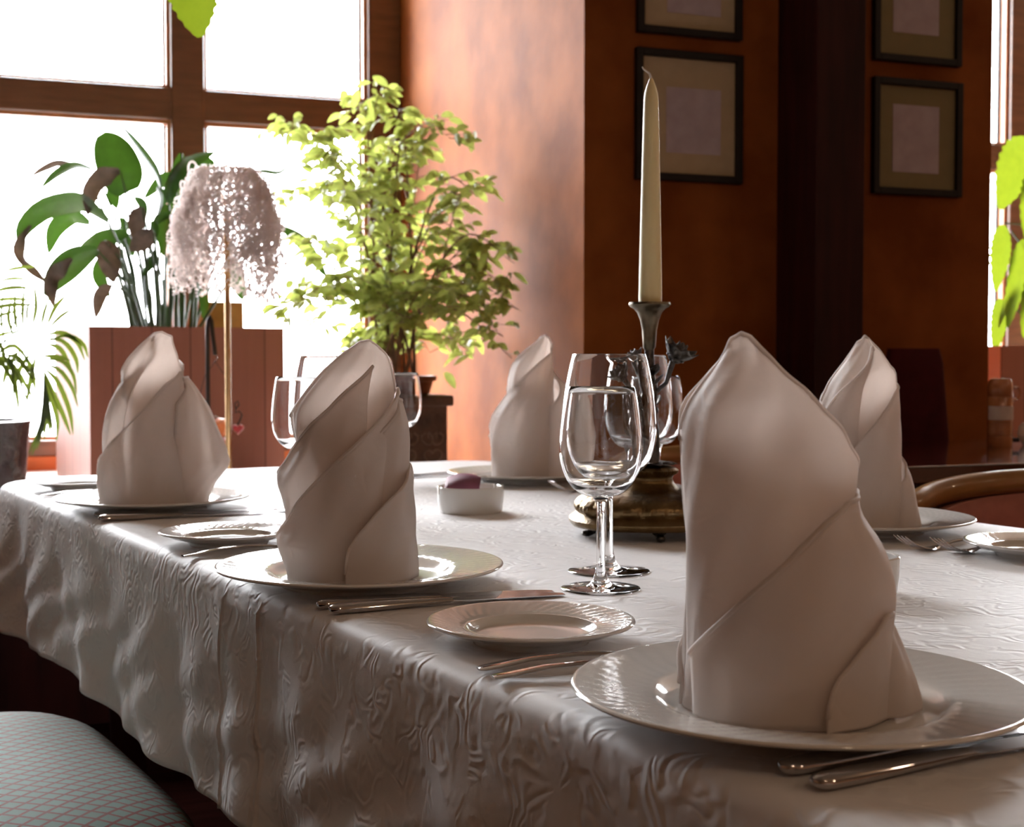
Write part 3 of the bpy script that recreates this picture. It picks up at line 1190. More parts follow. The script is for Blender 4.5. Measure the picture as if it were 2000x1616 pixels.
napkin('white napkin spiral cone on the right side plate by the pink tub chair', Y5, NZ, [
    dict(L=[(1673, 664), (1660, 683), (1637, 713), (1619, 736), (1611, 752), (1600, 791), (1600, 1020)],
         R=[(1702, 660), (1723, 683), (1741, 709), (1751, 726), (1753, 748), (1754, 808), (1755, 1020)],
         edge=[(1752, 745), (1750, 726), (1741, 715), (1723, 689), (1702, 667), (1688, 656), (1673, 670), (1660, 689), (1637, 719), (1619, 741), (1611, 756), (1600, 785)],
         back=[(0, 760), (60, 730), (120, 730), (180, 800)], b=0.050, off=-0.003),
    dict(L=[(1648, 700), (1610, 760), (1596, 830), (1590, 900), (1592, 1020)],
         R=[(1754, 690), (1755, 1020)],
         edge=[(1704, 668), (1706, 689), (1693, 715), (1648, 760), (1613, 806), (1597, 840)],
         dom=(-180, -58), b=0.055, off=0.0),
    dict(L=[(1594, 850), (1590, 900), (1592, 1025)],
         R=[(1742, 735), (1750, 808), (1754, 900), (1753, 1025)],
         edge=[(1752, 745), (1745, 767), (1723, 808), (1693, 849), (1669, 878), (1640, 915), (1605, 950), (1592, 970)],
         back=[(20, 760), (90, 880), (180, 975)], b=0.060, off=0.002),
    dict(L=[(1700, 888), (1680, 1025)],
         R=[(1756, 888), (1767, 904), (1778, 927), (1786, 956), (1793, 993), (1799, 1025)],
         edge=[(1757, 890), (1740, 960), (1735, 1020)],
         back=[(20, 888), (60, 900), (110, 950)], b=0.045, off=0.0, sh=0.008),
], GN)


# ================================================================= CUTLERY
def make_knife():
    root = thing('table_knife', '', 'knife')
    m = MB()
    xs = [0.0, 0.0012, 0.004, 0.010, 0.03, 0.06, 0.09, 0.112, 0.122]
    ws = [0.0015, 0.0045, 0.0068, 0.0082, 0.0085, 0.0078, 0.0068, 0.0062, 0.0062]
    hs = [0.0012, 0.0028, 0.0042, 0.0050, 0.0052, 0.0046, 0.0038, 0.0032, 0.0024]
    rows = []
    for x, w, h in zip(xs, ws, hs):
        rows.append([Vector((x, w * math.cos(2 * PI * k / 16), 0.0056 + h * math.sin(2 * PI * k / 16))) for k in range(16)])
    vr = m.grid(rows, closed=True)
    m.face(vr[0])
    m.face(vr[-1])
    m.build('handle', M_steel, root)
    b = MB()
    xs = [0.1215, 0.126, 0.14, 0.17, 0.20, 0.222, 0.236, 0.243]
    hi = [0.0045, 0.0062, 0.0085, 0.0092, 0.0092, 0.0082, 0.0050, 0.0012]
    lo = [-0.0045, -0.0062, -0.0078, -0.0078, -0.0078, -0.0076, -0.0070, -0.0055]
    rows = []
    for i, (x, a, c_) in enumerate(zip(xs, hi, lo)):
        t = 0.0010 if i else 0.0018
        zc = 0.0050 - 0.003 * (x - 0.12) / 0.12
        rows.append([(x, a, zc - t), (x, c_, zc - t * 0.4), (x, c_, zc + t * 0.4), (x, a, zc + t)])
    vr = b.grid(rows, closed=True)
    b.face(vr[0])
    b.face(vr[-1])
    b.build('blade', M_steel, root, angle=30)
    return root


def make_fork():
    root = thing('table_fork', '', 'fork')
    path = [(0.0, 0.0035, 0.0058, 0.0010), (0.004, 0.0038, 0.0085, 0.0014), (0.015, 0.0050, 0.0092, 0.0015), (0.04, 0.0085, 0.0075, 0.0016),
            (0.08, 0.0095, 0.0045, 0.0018), (0.11, 0.0075, 0.0032, 0.0018), (0.132, 0.0040, 0.0035, 0.0016), (0.142, 0.0026, 0.0080, 0.0011),
            (0.152, 0.0022, 0.0118, 0.0009), (0.162, 0.0030, 0.0126, 0.0009)]
    m = MB()
    rows = []
    for x, z, w, t in path:
        rows.append([Vector((x, w * math.cos(2 * PI * k / 12), z + t * math.sin(2 * PI * k / 12))) for k in range(12)])
    vr = m.grid(rows, closed=True)
    m.face(vr[0])
    m.face(vr[-1])
    m.build('handle', M_steel, root)
    for i in range(4):
        y = (i - 1.5) * 0.0068
        t = MB()
        pts = [(0.158, y * 0.98, 0.0028), (0.170, y, 0.0046), (0.184, y * 0.98, 0.0095), (0.196, y * 0.95, 0.0158), (0.204, y * 0.93, 0.0215)]
        t.tube(pts, [0.0021, 0.0019, 0.0016, 0.0013, 0.0007], seg=6, flat=(1.0, 0.6))
        t.build('tine', M_steel, root)
    return root


kn = make_knife()
fk = make_fork()


def put(src, state, px0, py0, px1, py1, label, group, z=TZ):
    a = PZ(px0, py0, z)
    b = PZ(px1, py1, z)
    ang = math.atan2(b.y - a.y, b.x - a.x)
    if not state:
        src.location = a
        src.rotation_euler = (0, 0, ang)
        src['label'] = label
        src['group'] = group
        state.append(1)
        return src
    return dup(src, label, a, ang, group)


KS, FS = [], []
GK, GF = 'table knives', 'table forks'
put(kn, KS, 1524, 1519, 2000, 1433, 'steel knife in the lower right corner, closer to the big plate', GK)
put(kn, KS, 1588, 1549, 2000, 1463, 'steel knife in the lower right corner, nearest to the camera', GK)
put(kn, KS, 619, 1192, 1093, 1158, 'steel knife in front of the middle left plate, the farther of the pair', GK)
put(kn, KS, 643, 1202, 1075, 1166, 'steel knife behind the foreground side plate, the nearer of the pair', GK)
put(kn, KS, 183, 1013, 535, 998, 'steel knife before the far left plate, the farther of its pair', GK)
put(kn, KS, 192, 1020, 520, 1004, 'steel knife before the far left plate, the nearer of its pair', GK)
a4 = PC[4] + TD * 0.185 + WD * 0.07
b4 = PC[4] + TD * 0.185 - WD * 0.2
dup(kn, 'steel knife left of the far side plate, the nearer of two', Vector((a4.x, a4.y, TZ)), math.atan2(b4.y - a4.y, b4.x - a4.x), GK)
a4 += TD * 0.035
dup(kn, 'steel knife left of the far side plate, the farther of two', Vector((a4.x, a4.y, TZ)), math.atan2(b4.y - a4.y + TD.y * .035, b4.x - a4.x + TD.x * .035), GK)
put(fk, FS, 934, 1316, 1332, 1285, 'steel fork of the foreground pair, handle end closer to the side plate', GF)
put(fk, FS, 962, 1332, 1338, 1306, 'steel fork of the foreground pair, handle end nearest the cloth edge', GF)
put(fk, FS, 357, 1092, 470, 1083, 'steel fork whose handle end peeps out left of the middle left plate', GF)
put(fk, FS, 80, 972, 150, 970, 'steel fork whose handle end peeps out at the far left plate', GF)
a5 = PZ(1822, 1076, TZ)


def fork_tip(px, py, lab, dist):
    h = PZ(px, py, TZ)                 # heel of the head
    d = -WD
    o = h - d * 0.165
    dup(fk, lab, Vector((o.x, o.y, TZ + 0.0)), math.atan2(d.y, d.x), GF)


fork_tip(1800, 1076, 'steel fork right of the tall napkin, tines nearest the right side dinner plate', 0)
fork_tip(1872, 1082, 'steel fork at the right edge, running under the cut off side plate', 0)
fork_tip(1112, 962, 'steel fork with tines up in front of the far side plate, before the front glasses', 0)


# ================================================================= ASHTRAYS
def ashtray_mesh():
    Rr, H = 0.0515, 0.040

    def fn(th, r, z, i):
        d = min(abs(((th - a + PI) % (2 * PI)) - PI) for a in (rad(203), rad(38), rad(120)))
        if z > H * 0.7 and d < 0.07:
            z = H * 0.7
        return r, z
    prof = [(0, 0.004), (Rr - 0.008, 0.004), (Rr - 0.0045, 0.008), (Rr - 0.004, H * 0.6), (Rr - 0.004, H * 0.72), (Rr - 0.0042, H - 0.001), (Rr - 0.003, H), (Rr - 0.001, H),
            (Rr, H - 0.001), (Rr, H * 0.72), (Rr - 0.0005, H * 0.5), (Rr - 0.002, 0.004), (Rr - 0.005, 0.0), (0, 0.0)]
    return MB().lathe(prof, seg=144, fn=fn).build('ashtray', M_porcelain, angle=40)


ash = ashtray_mesh()
pa = PZ(919, 1000, TZ)
tag(ash, 'white ashtray with notched rim holding a purple card, mid table', 'ashtray', 'white ashtrays', pa, 0)
pb = PZ(1654, 1160, TZ)
dup(ash, 'round white ashtray almost hidden behind the nearest napkin, only its right rim showing', pb, 0.4, 'white ashtrays')
m = MB()
rows = []
for i in range(13):
    x = -0.027 + 0.054 * i / 12
    arch = 0.007 * (1 - (x / 0.027) ** 2)
    rows.append([(x + 0.004 * k, -0.018 + 0.036 * k, 0.018 + 0.026 * k + arch) for k in (0, 0.5, 1)])
m.grid(rows)
o = m.build('folded_card', M_purple, angle=180)
md = o.modifiers.new('t', 'SOLIDIFY')
md.thickness = 0.0012
tag(o, 'arched purple card sticking out of the white ashtray', 'card', None, pa + Vector((-0.015, 0.004, 0.007)), rad(0))
m = MB()
m.box((0, 0, 0.02), (0.05, 0.035, 0.026), bevel=0.003)
tag(m.build('matchbox', M_purple, smooth=False), 'dark purple box lying in the half hidden ashtray', 'box', None, pb + Vector((0.006, 0.0, 0.0042)), 0.3)

# ================================================================= CANDLESTICK AND CANDLE
YC = 1.86
cb = PZ(1268, 700, TZ) if False else Vector((268 / FPX * YC, YC, TZ))
cs = thing('candlestick', 'ornate aged brass candlestick with footed base and metal blossoms, in the table centre', 'candlestick', cb)
pr = [(0, .014), (.09, .013), (.104, .014), (.1075, .018), (.1075, .0225), (.103, .026), (.0985, .029), (.0965, .031), (.0965, .034), (.0975, .038), (.0965, .043), (.091, .049), (.082, .0535),
      (.070, .0565), (.056, .058), (.046, .060), (.0385, .064), (.0335, .070), (.0315, .076), (.033, .080), (.0375, .083), (.0388, .087), (.036, .090), (.028, .0925), (0, .094)]


def acanthus(th, r, z, i):
    if 8 <= i <= 12:
        r = r + 0.003 * abs(math.sin(th * 9)) ** 0.7 + 0.001 * math.sin(th * 72)
    if 20 <= i <= 21:
        r += 0.0010 * math.sin(th * 40)
    return r, z


MB().lathe(pr, seg=180, fn=acanthus, square=0.5).build('base', M_brass_old, cs, angle=50)
for k in range(5):
    a = rad(-148 + 72 * k - 10)
    fm = MB()
    ca, sa = math.cos(a), math.sin(a)
    fm.tube([(0.072 * ca, 0.072 * sa, 0.018), (0.084 * ca, 0.084 * sa, 0.016), (0.088 * ca, 0.088 * sa, 0.012), (0.084 * ca, 0.084 * sa, 0.007), (0.092 * ca, 0.092 * sa, 0.0045)],
            [0.009, 0.011, 0.007, 0.0055, 0.0045], seg=10)
    fm.lathe([(0, -0.0045), (0.005, -0.003), (0.0065, 0), (0.005, 0.003), (0, 0.0045)], seg=10, c=(0.093 * ca, 0.093 * sa, 0.0048))
    fm.build('foot', M_dark_bronze, cs)


def leaf_blob(m, c, d, up, L, W, curl=0.3, lobes=3, n=6):
    """small lobed metal leaf/petal"""
    d = d.normalized()
    s_ = d.cross(up)
    s_ = s_.normalized() if s_.length > 1e-6 else Vector((1, 0, 0))
    u = s_.cross(d).normalized()
    rows = []
    for i in range(n + 1):
        k = i / n
        hw = W * math.sin(PI * (0.12 + 0.88 * k)) ** 0.7 * (1 + 0.25 * math.sin(k * PI * 2 * lobes))
        p = c + d * (L * k) + u * (curl * L * k * k)
        rows.append([p + s_ * (hw * q) + u * (0.25 * abs(q) * hw) for q in (-1, -0.5, 0, 0.5, 1)])
    m.grid(rows)


m = MB()
m.tube([(0, 0, 0.090), (0.006, 0, 0.105), (0.004, 0, 0.14), (-0.003, 0.002, 0.165), (0.004, -0.002, 0.19), (-0.001, 0, 0.215), (0, 0, 0.24), (0, 0, 0.26)],
       [0.013, 0.009, 0.010, 0.012, 0.007, 0.0085, 0.0065, 0.006], seg=12)
m.tube([(0.006, 0, 0.092), (-0.010, -0.006, 0.15), (0.006, -0.010, 0.18), (0.008, 0.004, 0.205), (-0.006, 0.006, 0.235)],
       [0.006, 0.005, 0.004, 0.004, 0.003], seg=8)
cstem = m.build('stem', M_dark_bronze, cs)
random.seed(4)
m = MB()
for k in range(9):
    a = k * 2 * PI / 9 + random.uniform(-.2, .2)
    leaf_blob(m, Vector((0.006 * math.cos(a), 0.006 * math.sin(a), 0.094)), Vector((math.cos(a), math.sin(a), 0.15)), Vector((0, 0, 1)), 0.032, 0.010, curl=-0.1)
for k in range(8):
    a = random.uniform(0, 2 * PI)
    z = 0.115 + 0.014 * k
    leaf_blob(m, Vector((0.004 * math.cos(a), 0.004 * math.sin(a), z)), Vector((math.cos(a), math.sin(a), 0.6)), Vector((0, 0, 1)), 0.022, 0.008, curl=0.3)
o = m.build('leaves', M_dark_bronze, cstem, angle=60)
o.modifiers.new('t', 'SOLIDIFY').thickness = 0.0012


def blossom(tip, start, r=0.026, big=True):
    m = MB()
    tip, start = Vector(tip), Vector(start)
    mid = (tip + start) / 2 + Vector((0.004, -0.002, -0.006))
    m.tube([start, mid, tip], [0.0035, 0.003, 0.0045], seg=8)
    d = (tip - start).normalized()
    for ring, (rr, n, sp) in enumerate([(r, 7, 0.9), (r * 0.75, 6, 0.45), (r * 0.4, 5, 0.1)]):
        a0 = ring * 0.5
        x = d.cross(Vector((0, 1, 0.2))).normalized()
        y = d.cross(x)
        for k in range(n):
            a = a0 + 2 * PI * k / n
            q = x * math.cos(a) + y * math.sin(a)
            leaf_blob(m, tip + d * 0.002 * ring, q * sp + d * (1.1 - sp * 0.6), d, rr, rr * 0.36, curl=0.25, lobes=2)
    o = m.build('blossom', M_dark_bronze, cstem, angle=60)
    o.modifiers.new('t', 'SOLIDIFY').thickness = 0.0010
    return o


sc_ = YC / FPX
blossom((44 * sc_, -0.01, (1048 - 715) * sc_ + 0.003), (8 * sc_, 0, (1048 - 775) * sc_), 0.036)
blossom((-24 * sc_, 0.006, (1048 - 706) * sc_), (-4 * sc_, 0, (1048 - 760) * sc_), 0.017)
blossom((-47 * sc_, -0.012, (1048 - 745) * sc_), (-4 * sc_, 0, (1048 - 800) * sc_), 0.026)
blossom((-14 * sc_, -0.03, (1048 - 800) * sc_), (-2 * sc_, 0, (1048 - 850) * sc_), 0.018)
pr = [(0.0, 0.242), (0.0045, 0.242), (0.0065, 0.249), (0.0085, 0.252), (0.0092, 0.262), (0.0100, 0.275), (0.0125, 0.288), (0.0165, 0.298), (0.021, 0.303), (0.0262, 0.306), (0.0282, 0.309),
      (0.0275, 0.312), (0.024, 0.3122), (0.0165, 0.310), (0.0155, 0.300), (0.0, 0.298)]
MB().lathe(pr, seg=48).build('candle_cup', M_pewter, cs)
cd = thing('candle', 'tall unlit ivory taper candle standing in the brass candlestick', 'candle', cb + Vector((0.001, 0, 0.2985)), 0)
pr = [(0, 0), (0.0150, 0), (0.0152, 0.004), (0.0157, 0.02), (0.0150, 0.06), (0.0138, 0.12), (0.0125, 0.18), (0.0108, 0.25), (0.0098, 0.283), (0.0090, 0.291), (0.0070, 0.299), (0.0040, 0.307), (0.0024, 0.311), (0, 0.312)]
MB().lathe(pr, seg=48).build('wax', M_candle, cd)
MB().tube([(0, 0, 0.308), (-0.0005, 0, 0.314), (-0.002, 0, 0.318), (-0.006, 0, 0.321), (-0.010, 0, 0.3235), (-0.012, 0, 0.327)], [0.0022, 0.0014, 0.0013, 0.0013, 0.0012, 0.0010], seg=8).build('wick', M_wick, cd)


# ================================================================= CHAIRS
def tub_chair(center, label, rz=0.0, group=None):
    """local +x = away from the table (back), local y along the table"""
    root = thing('tub_chair', label, 'chair', center, TANG + rz, group)
    pts = []
    for k in range(25):
        a = rad(-118 + 236 * k / 24)
        pts.append((0.26 * math.cos(a) * 1.1 - 0.0, 0.30 * math.sin(a), 0.775 - 0.035 * (abs(a) / rad(118)) ** 2.5))
    pts = [(-0.30, pts[0][1] * 0.93, 0.70)] + [(-0.20, pts[0][1] * 0.99, 0.725)] + pts + [(-0.20, pts[-1][1] * 0.99, 0.725)] + [(-0.30, pts[-1][1] * 0.93, 0.70)]
    MB().tube(catmull(pts, 60), 0.021, seg=14).build('rail', M_chairwood, root)
    m = MB()
    rows = []
    n = 60
    for i in range(n + 1):
        a = rad(-112 + 224 * i / n)
        row = []
        pl = 0.003 * math.sin(i * 1.9)
        for j in range(9):
            k = j / 8
            r = 0.92 - 0.05 * math.sin(PI * k) + pl * (1 - k) * 3
            row.append((0.286 * r * math.cos(a), 0.30 * r * math.sin(a), 0.44 + (0.755 - 0.03 * (abs(a) / rad(112)) ** 2.5 - 0.44) * k))
        rows.append(row)
    m.grid(rows)
    o = m.build('back_pad', M_pinkfab, root, angle=180)
    o.modifiers.new('t', 'SOLIDIFY').thickness = 0.03
    m = MB()
    m.lathe([(0, 0.40), (0.24, 0.40), (0.262, 0.41), (0.268, 0.44), (0.262, 0.465), (0.23, 0.48), (0.12, 0.49), (0, 0.492)], seg=40, square=0.8)
    m.build('seat', M_pinkfab, root)
    for sx in (-1, 1):
        for sy in (-1, 1):
            MB().tube([(sx * 0.21, sy * 0.20, 0.42), (sx * 0.22, sy * 0.21, 0.2), (sx * 0.24, sy * 0.225, 0.0)], [0.02, 0.018, 0.013], seg=10).build('leg', M_chairwood, root)
    return root


c5 = PC[5] + WD * 0.53 + TD * 0.01
tub_chair(Vector((c5.x, c5.y, 0)), 'round backed wooden tub chair with dusty pink upholstery at the right edge', 0, 'tub chairs')
c4 = PC[4] + WD * 0.50 + TD * 0.0
tub_chair(Vector((c4.x, c4.y, 0)), 'tub chair with dusty pink upholstery seen in a gap just right of the candlestick', 0, 'tub chairs')

# upholstered armchair under the left side of the cloth
ac = thing('padded_chair', 'wide padded chair with pale teal seat and red lattice pattern, lower left corner', 'chair', E0 + TD * 0.37 - WD * 0.30, TANG)
m = MB()
nx, ny = 30, 34
hx, hy = 0.315, 0.375


def sq(u, v):
    # rounded-rectangle disc map
    r = max(abs(u), abs(v))
    if r < 1e-6:
        return 0, 0, 0
    th = math.atan2(v, u)
    q = (abs(math.cos(th)) ** 6 + abs(math.sin(th)) ** 6) ** (-1 / 6)
    return r * q * math.cos(th), r * q * math.sin(th), r


rows = []
for r_, z_ in [(0.0, 0.487), (0.2, 0.487), (0.4, 0.485), (0.6, 0.481), (0.75, 0.475), (0.87, 0.465), (0.95, 0.452), (0.99, 0.437), (1.0, 0.42), (0.985, 0.40), (0.96, 0.39)]:
    row = []
    for k in range(96):
        th = 2 * PI * k / 96
        q = (abs(math.cos(th)) ** 5 + abs(math.sin(th)) ** 5) ** (-1 / 5)
        row.append((hx * r_ * q * math.cos(th), hy * r_ * q * math.sin(th), z_))
    rows.append(row)
m = MB()
vr = m.grid(rows[1:], closed=True)
m.face(vr[0])
m.face(vr[-1])
m.build('seat', M_lattice, ac, angle=60)
MB().box((0, 0, 0.36), (2 * hx - 0.06, 2 * hy - 0.06, 0.058), bevel=0.01).build('seat_frame', M_pilaster, ac, smooth=False)
m = MB()
m.box((-hx - 0.0, 0, 0.70), (0.06, 2 * hy - 0.06, 0.46), bevel=0.025)
m.build('backrest', M_lattice, ac)
for sx in (-1, 1):
    for sy in (-1, 1):
        MB().tube([(sx * 0.25, sy * 0.31, 0.34), (sx * 0.27, sy * 0.32, 0.0)], [0.022, 0.015], seg=10).build('leg', M_pilaster, ac)

# ================================================================= PICTURES ON THE PIER
def picture(s0, s1, z0, z1, label, mount, inner, fw=0.022):
    root = thing('framed_picture', label, 'picture', rp((s0 + s1) / 2, 0, z0), RA, 'framed pictures on the orange pier')
    W, H = s1 - s0, z1 - z0
    m = MB()
    for x in (-W / 2 + fw / 2, W / 2 - fw / 2):
        m.box((x, -0.012, H / 2), (fw, 0.022, H), bevel=0.003)
    for z in (fw / 2, H - fw / 2):
        m.box((0, -0.012, z), (W - 2 * fw + 0.002, 0.0215, fw), bevel=0.003)
    m.build('frame', M_black, root, smooth=False)
    mb_ = MB().box((0, -0.005, H / 2), (W - 2 * fw + 0.004, 0.006, H - 2 * fw + 0.004)).build('mount_board', mount, root, smooth=False)
    a, b, c_, d = inner
    MB().box((-W / 2 + W * (a + b) / 2, -0.0087, H * (c_ + d) / 2), (W * (b - a), 0.001, H * (d - c_))).build('print', M_print, mb_, smooth=False)
    return root


def on_pier(px, py):
    d = ray(px, py)
    t = (C0 - Vector((0, 0, 0))).dot(N2) / d.dot(N2)
    p = Vector((0, 0, CAMZ)) + d * t
    return (p - C0).dot(R2), p.z


def pic_px(x0, x1, yt, yb, label, mount, inner):
    s0, zt = on_pier(x0, yt)
    _, zb = on_pier(x0, yb)
    s1, _ = on_pier(x1, yt)
    picture(s0, s1, zb, zt, label, mount, inner)


pic_px(1238, 1446, 93, 351, 'black framed picture with beige mount, right behind the candle tip', M_mat, (0.29, 0.80, 0.22, 0.72))
pic_px(1241, 1446, -190, 64, 'black framed picture with beige mount, cut off by the top edge above the candle', M_mat, (0.29, 0.80, 0.18, 0.70))
pic_px(1701, 1874, 150, 379, 'black framed picture with olive mount on the right of the pier, lower of two', M_mat_o, (0.23, 0.75, 0.2, 0.78))
pic_px(1703, 1874, -110, 118, 'black framed picture with olive mount, cut off by the top edge at right', M_mat_o, (0.23, 0.75, 0.26, 0.80))


# ================================================================= PLANTS
def ribbon_leaf(m, pts, hw, roll=0.0, depth=None, n=14, fold=0.18, tipw=0.03, basew=0.08, wave=0.0, prof=None):
    """pts: 3D centre line; hw: max half width; roll: angle of the blade about its own axis (0 = broad side to -y)"""
    c = catmull(pts, n) if len(pts) > 2 else [Vector(pts[0]).lerp(Vector(pts[1]), k / n) for k in range(n + 1)]
    rows = []
    for i, p in enumerate(c):
        k = i / n
        t = (c[min(i + 1, n)] - c[max(i - 1, 0)]).normalized()
        a = t.cross(Vector((0, 1, 0)))
        if a.length < 0.05:
            a = Vector((1, 0, 0))
        a.normalize()
        b = a.cross(t).normalized()
        s_ = a * math.cos(roll) + b * math.sin(roll)
        nrm = s_.cross(t).normalized()
        w = hw * (prof(k) if prof else (math.sin(PI * min(1, k * 0.92 + 0.06)) ** 0.75))
        w = max(w, hw * (tipw if k > 0.5 else basew))
        wv = wave * math.sin(k * 14) * w
        rows.append([p + s_ * (w * q) + nrm * (fold * w * abs(q) + wv * q) for q in (-1, -0.5, 0, 0.5, 1)])
    m.grid(rows)


def yp(px, py, Y):
    return PY(px, py, Y)


# ---- wooden planter with the broad-leaved plant
bx_y = 4.43
PL_A = rad(29)
flc = Vector(((175 - 1000) / FPX * bx_y, bx_y, 0))
pw, pd = 0.653, 0.56
ztop = PY(175, 637, bx_y).z
pu = Vector((math.cos(PL_A), math.sin(PL_A), 0))
pv = Vector((-math.sin(PL_A), math.cos(PL_A), 0))
pcen = flc + pu * pw / 2 + pv * pd / 2
pot = thing('wooden_planter', 'large square planter of red brown vertical boards on the window ledge', 'planter', Vector((pcen.x, pcen.y, SILL)), PL_A)
h = ztop - SILL
m = MB()
t_ = 0.022
m.box((0, -pd / 2 + t_ / 2, h / 2), (pw, t_, h)).box((0, pd / 2 - t_ / 2, h / 2), (pw, t_, h))
m.box((-pw / 2 + t_ / 2, 0, h / 2), (t_, pd - 2 * t_, h)).box((pw / 2 - t_ / 2, 0, h / 2), (t_, pd - 2 * t_, h))
m.box((0, 0, 0.02), (pw - 2 * t_, pd - 2 * t_, 0.03))
pbx = m.build('box', M_planter, pot, smooth=False, uvbox=True)
m = MB()
m.box((0, 0, h - 0.05), (pw - 2 * t_, pd - 2 * t_, 0.02))
m.build('soil', M_soil, pbx, smooth=False)

PYY = 4.72


def broad_plant():
    root = thing('broadleaf_plant', 'broad leaved green plant with some withered leaves, growing in the wooden planter', 'plant', Vector((PY(300, 640, PYY).x, PYY, ztop - 0.04)))
    base = root.location.copy()
    G, B = MB(), MB()
    ST = MB()

    def L(pts, hw, dy=0.0, roll=0.0, brown=False, stem=None, wave=0.0, **kw):
        P_ = [yp(px, py, PYY + dy + (0.0 if len(q) == 0 else q[0])) - base for (px, py, *q) in pts]
        ribbon_leaf(B if brown else G, P_, hw * PYY / FPX, roll, wave=wave, **kw)
        if stem is not None:
            s0 = yp(stem, 640, PYY + dy * 0.3) - base
            s0.z = 0.0
            s1 = P_[0]
            mid = (s0 + s1) / 2 + Vector((0.01, 0, 0.05))
            ST.tube(catmull([s0, mid, s1], 8), [0.006, 0.0055, 0.005, 0.005, 0.0045, 0.004, 0.004, 0.0035, 0.003], seg=6)
    L([(250, 376), (237, 345), (216, 300), (196, 262)], 46, 0.0, 0.2, stem=300, prof=lambda k: math.sin(PI * min(1, k * 0.9 + 0.08)) ** 0.5)
    L([(314, 368), (303, 335), (272, 290), (237, 245)], 15, 0.05, 0.9, stem=320)
    L([(329, 398), (335, 360), (365, 320), (419, 297)], 22, 0.08, 0.5, stem=345)
    L([(186, 333), (147, 324), (110, 341), (80, 368)], 13, 0.1, 1.1, stem=285)
    L([(165, 330), (121, 319), (90, 328), (58, 346)], 9, 0.14, 0.9, stem=270, brown=True)
    L([(212, 433), (173, 404), (143, 397), (87, 411), (48, 446), (38, 480)], 24, -0.1, 0.7, stem=270)
    L([(60, 440), (42, 470), (40, 502), (65, 528), (95, 556)], 12, -0.12, 0.9, brown=True, wave=0.3)
    L([(234, 333), (205, 345), (180, 372), (171, 420)], 20, -0.1, 0.7, brown=True, stem=290, wave=0.2)
    L([(175, 436), (140, 424), (108, 450), (95, 495)], 19, 0.15, 0.5, stem=265)
    L([(250, 455), (215, 465), (185, 478), (157, 484)], 22, 0.0, 0.8, stem=300)
    L([(190, 488), (150, 508), (115, 540), (88, 578)], 28, -0.18, 0.6, stem=268)
    L([(140, 505), (115, 530), (100, 555), (105, 600)], 16, -0.2, 0.7, brown=True, wave=0.3)
    L([(277, 405), (268, 430), (262, 470)], 17, -0.12, 0.4, brown=True, stem=310)
    L([(300, 452), (280, 470), (254, 490)], 20, -0.15, 0.5, brown=True, stem=305)
    L([(205, 470), (213, 500), (222, 552)], 24, -0.15, 0.6, brown=True, stem=290, wave=0.15)
    L([(217, 557), (197, 577), (187, 621)], 13, -0.18, 0.6, brown=True, stem=280)
    L([(480, 345), (510, 332), (548, 334), (574, 304)], 10, 0.1, 0.9, stem=372)
    L([(545, 440), (585, 466), (610, 498), (638, 541)], 17, -0.05, 0.7, stem=375)
    L([(450, 500), (462, 540), (474, 586)], 20, 0.1, 0.6, stem=368)
    L([(345, 345), (320, 352), (282, 388)], 15, 0.12, 0.8, stem=330)
    L([(335, 415), (315, 425), (298, 440)], 11, -0.05, 0.8, stem=330)
    L([(355, 300), (350, 350), (332, 420)], 20, 0.12, 0.9, stem=350)
    L([(330, 400), (322, 440), (318, 500)], 20, 0.0, 1.0, stem=330)
    L([(390, 560), (400, 590), (398, 625)], 11, 0.0, 0.8, stem=370)
    L([(198, 500), (196, 540), (214, 580)], 17, 0.05, 0.9, stem=280)
    L([(260, 500), (245, 470), (205, 455)], 18, 0.1, 0.6, stem=300)
    L([(420, 330), (400, 322), (350, 350)], 15, 0.16, 0.5, stem=355)
    L([(225, 350), (222, 380), (228, 408)], 14, 0.1, 0.6, stem=300)
    random.seed(9)
    for i in range(26):
        x0 = random.uniform(258, 385)
        tx = 315 + (x0 - 320) * random.uniform(1.2, 2.2)
        ty = random.uniform(400, 540)
        dy = random.uniform(-0.12, 0.14)
        s0 = yp(x0, 640, PYY + dy) - base
        s0.z = 0.0
        s1 = yp(tx, ty, PYY + dy) - base
        mid = (s0 + s1) / 2 + Vector((random.uniform(-.02, .02), 0, 0.03))
        ST.tube(catmull([s0, mid, s1], 8), [0.007, 0.0065, 0.006, 0.0055, 0.005, 0.0045, 0.004, 0.0035, 0.003], seg=6)
        if i % 2 == 0:
            e = yp(tx + random.uniform(-25, 25), ty - random.uniform(20, 60), PYY + dy) - base
            ribbon_leaf(G, [s1, (s1 + e) / 2 + Vector((0.01, 0, 0.01)), e], 0.022, random.uniform(0.5, 1.3))
    ST.build('stems', M_stem_g, root)
    G.build('leaves', M_leaf_dark, root, angle=60)
    B.build('withered_leaves', M_leaf_brown, root, angle=60)['label'] = 'withered brown leaves'


broad_plant()

# ochre box behind the planter, iron hook and ornaments in front of it
bb = PY(430, 640, 5.18)
hb = PY(430, 588, 5.18).z - SILL
m = MB()
m.box((0, 0, hb / 2), (0.135, 0.07, hb), bevel=0.004)
bl = rp(-0.735, 1.72)
tag(m.build('storage_box', M_box_o, smooth=False), 'tall plain ochre box standing on the ledge behind the wooden planter', 'box', None, Vector((bl.x, bl.y, SILL)), RA)

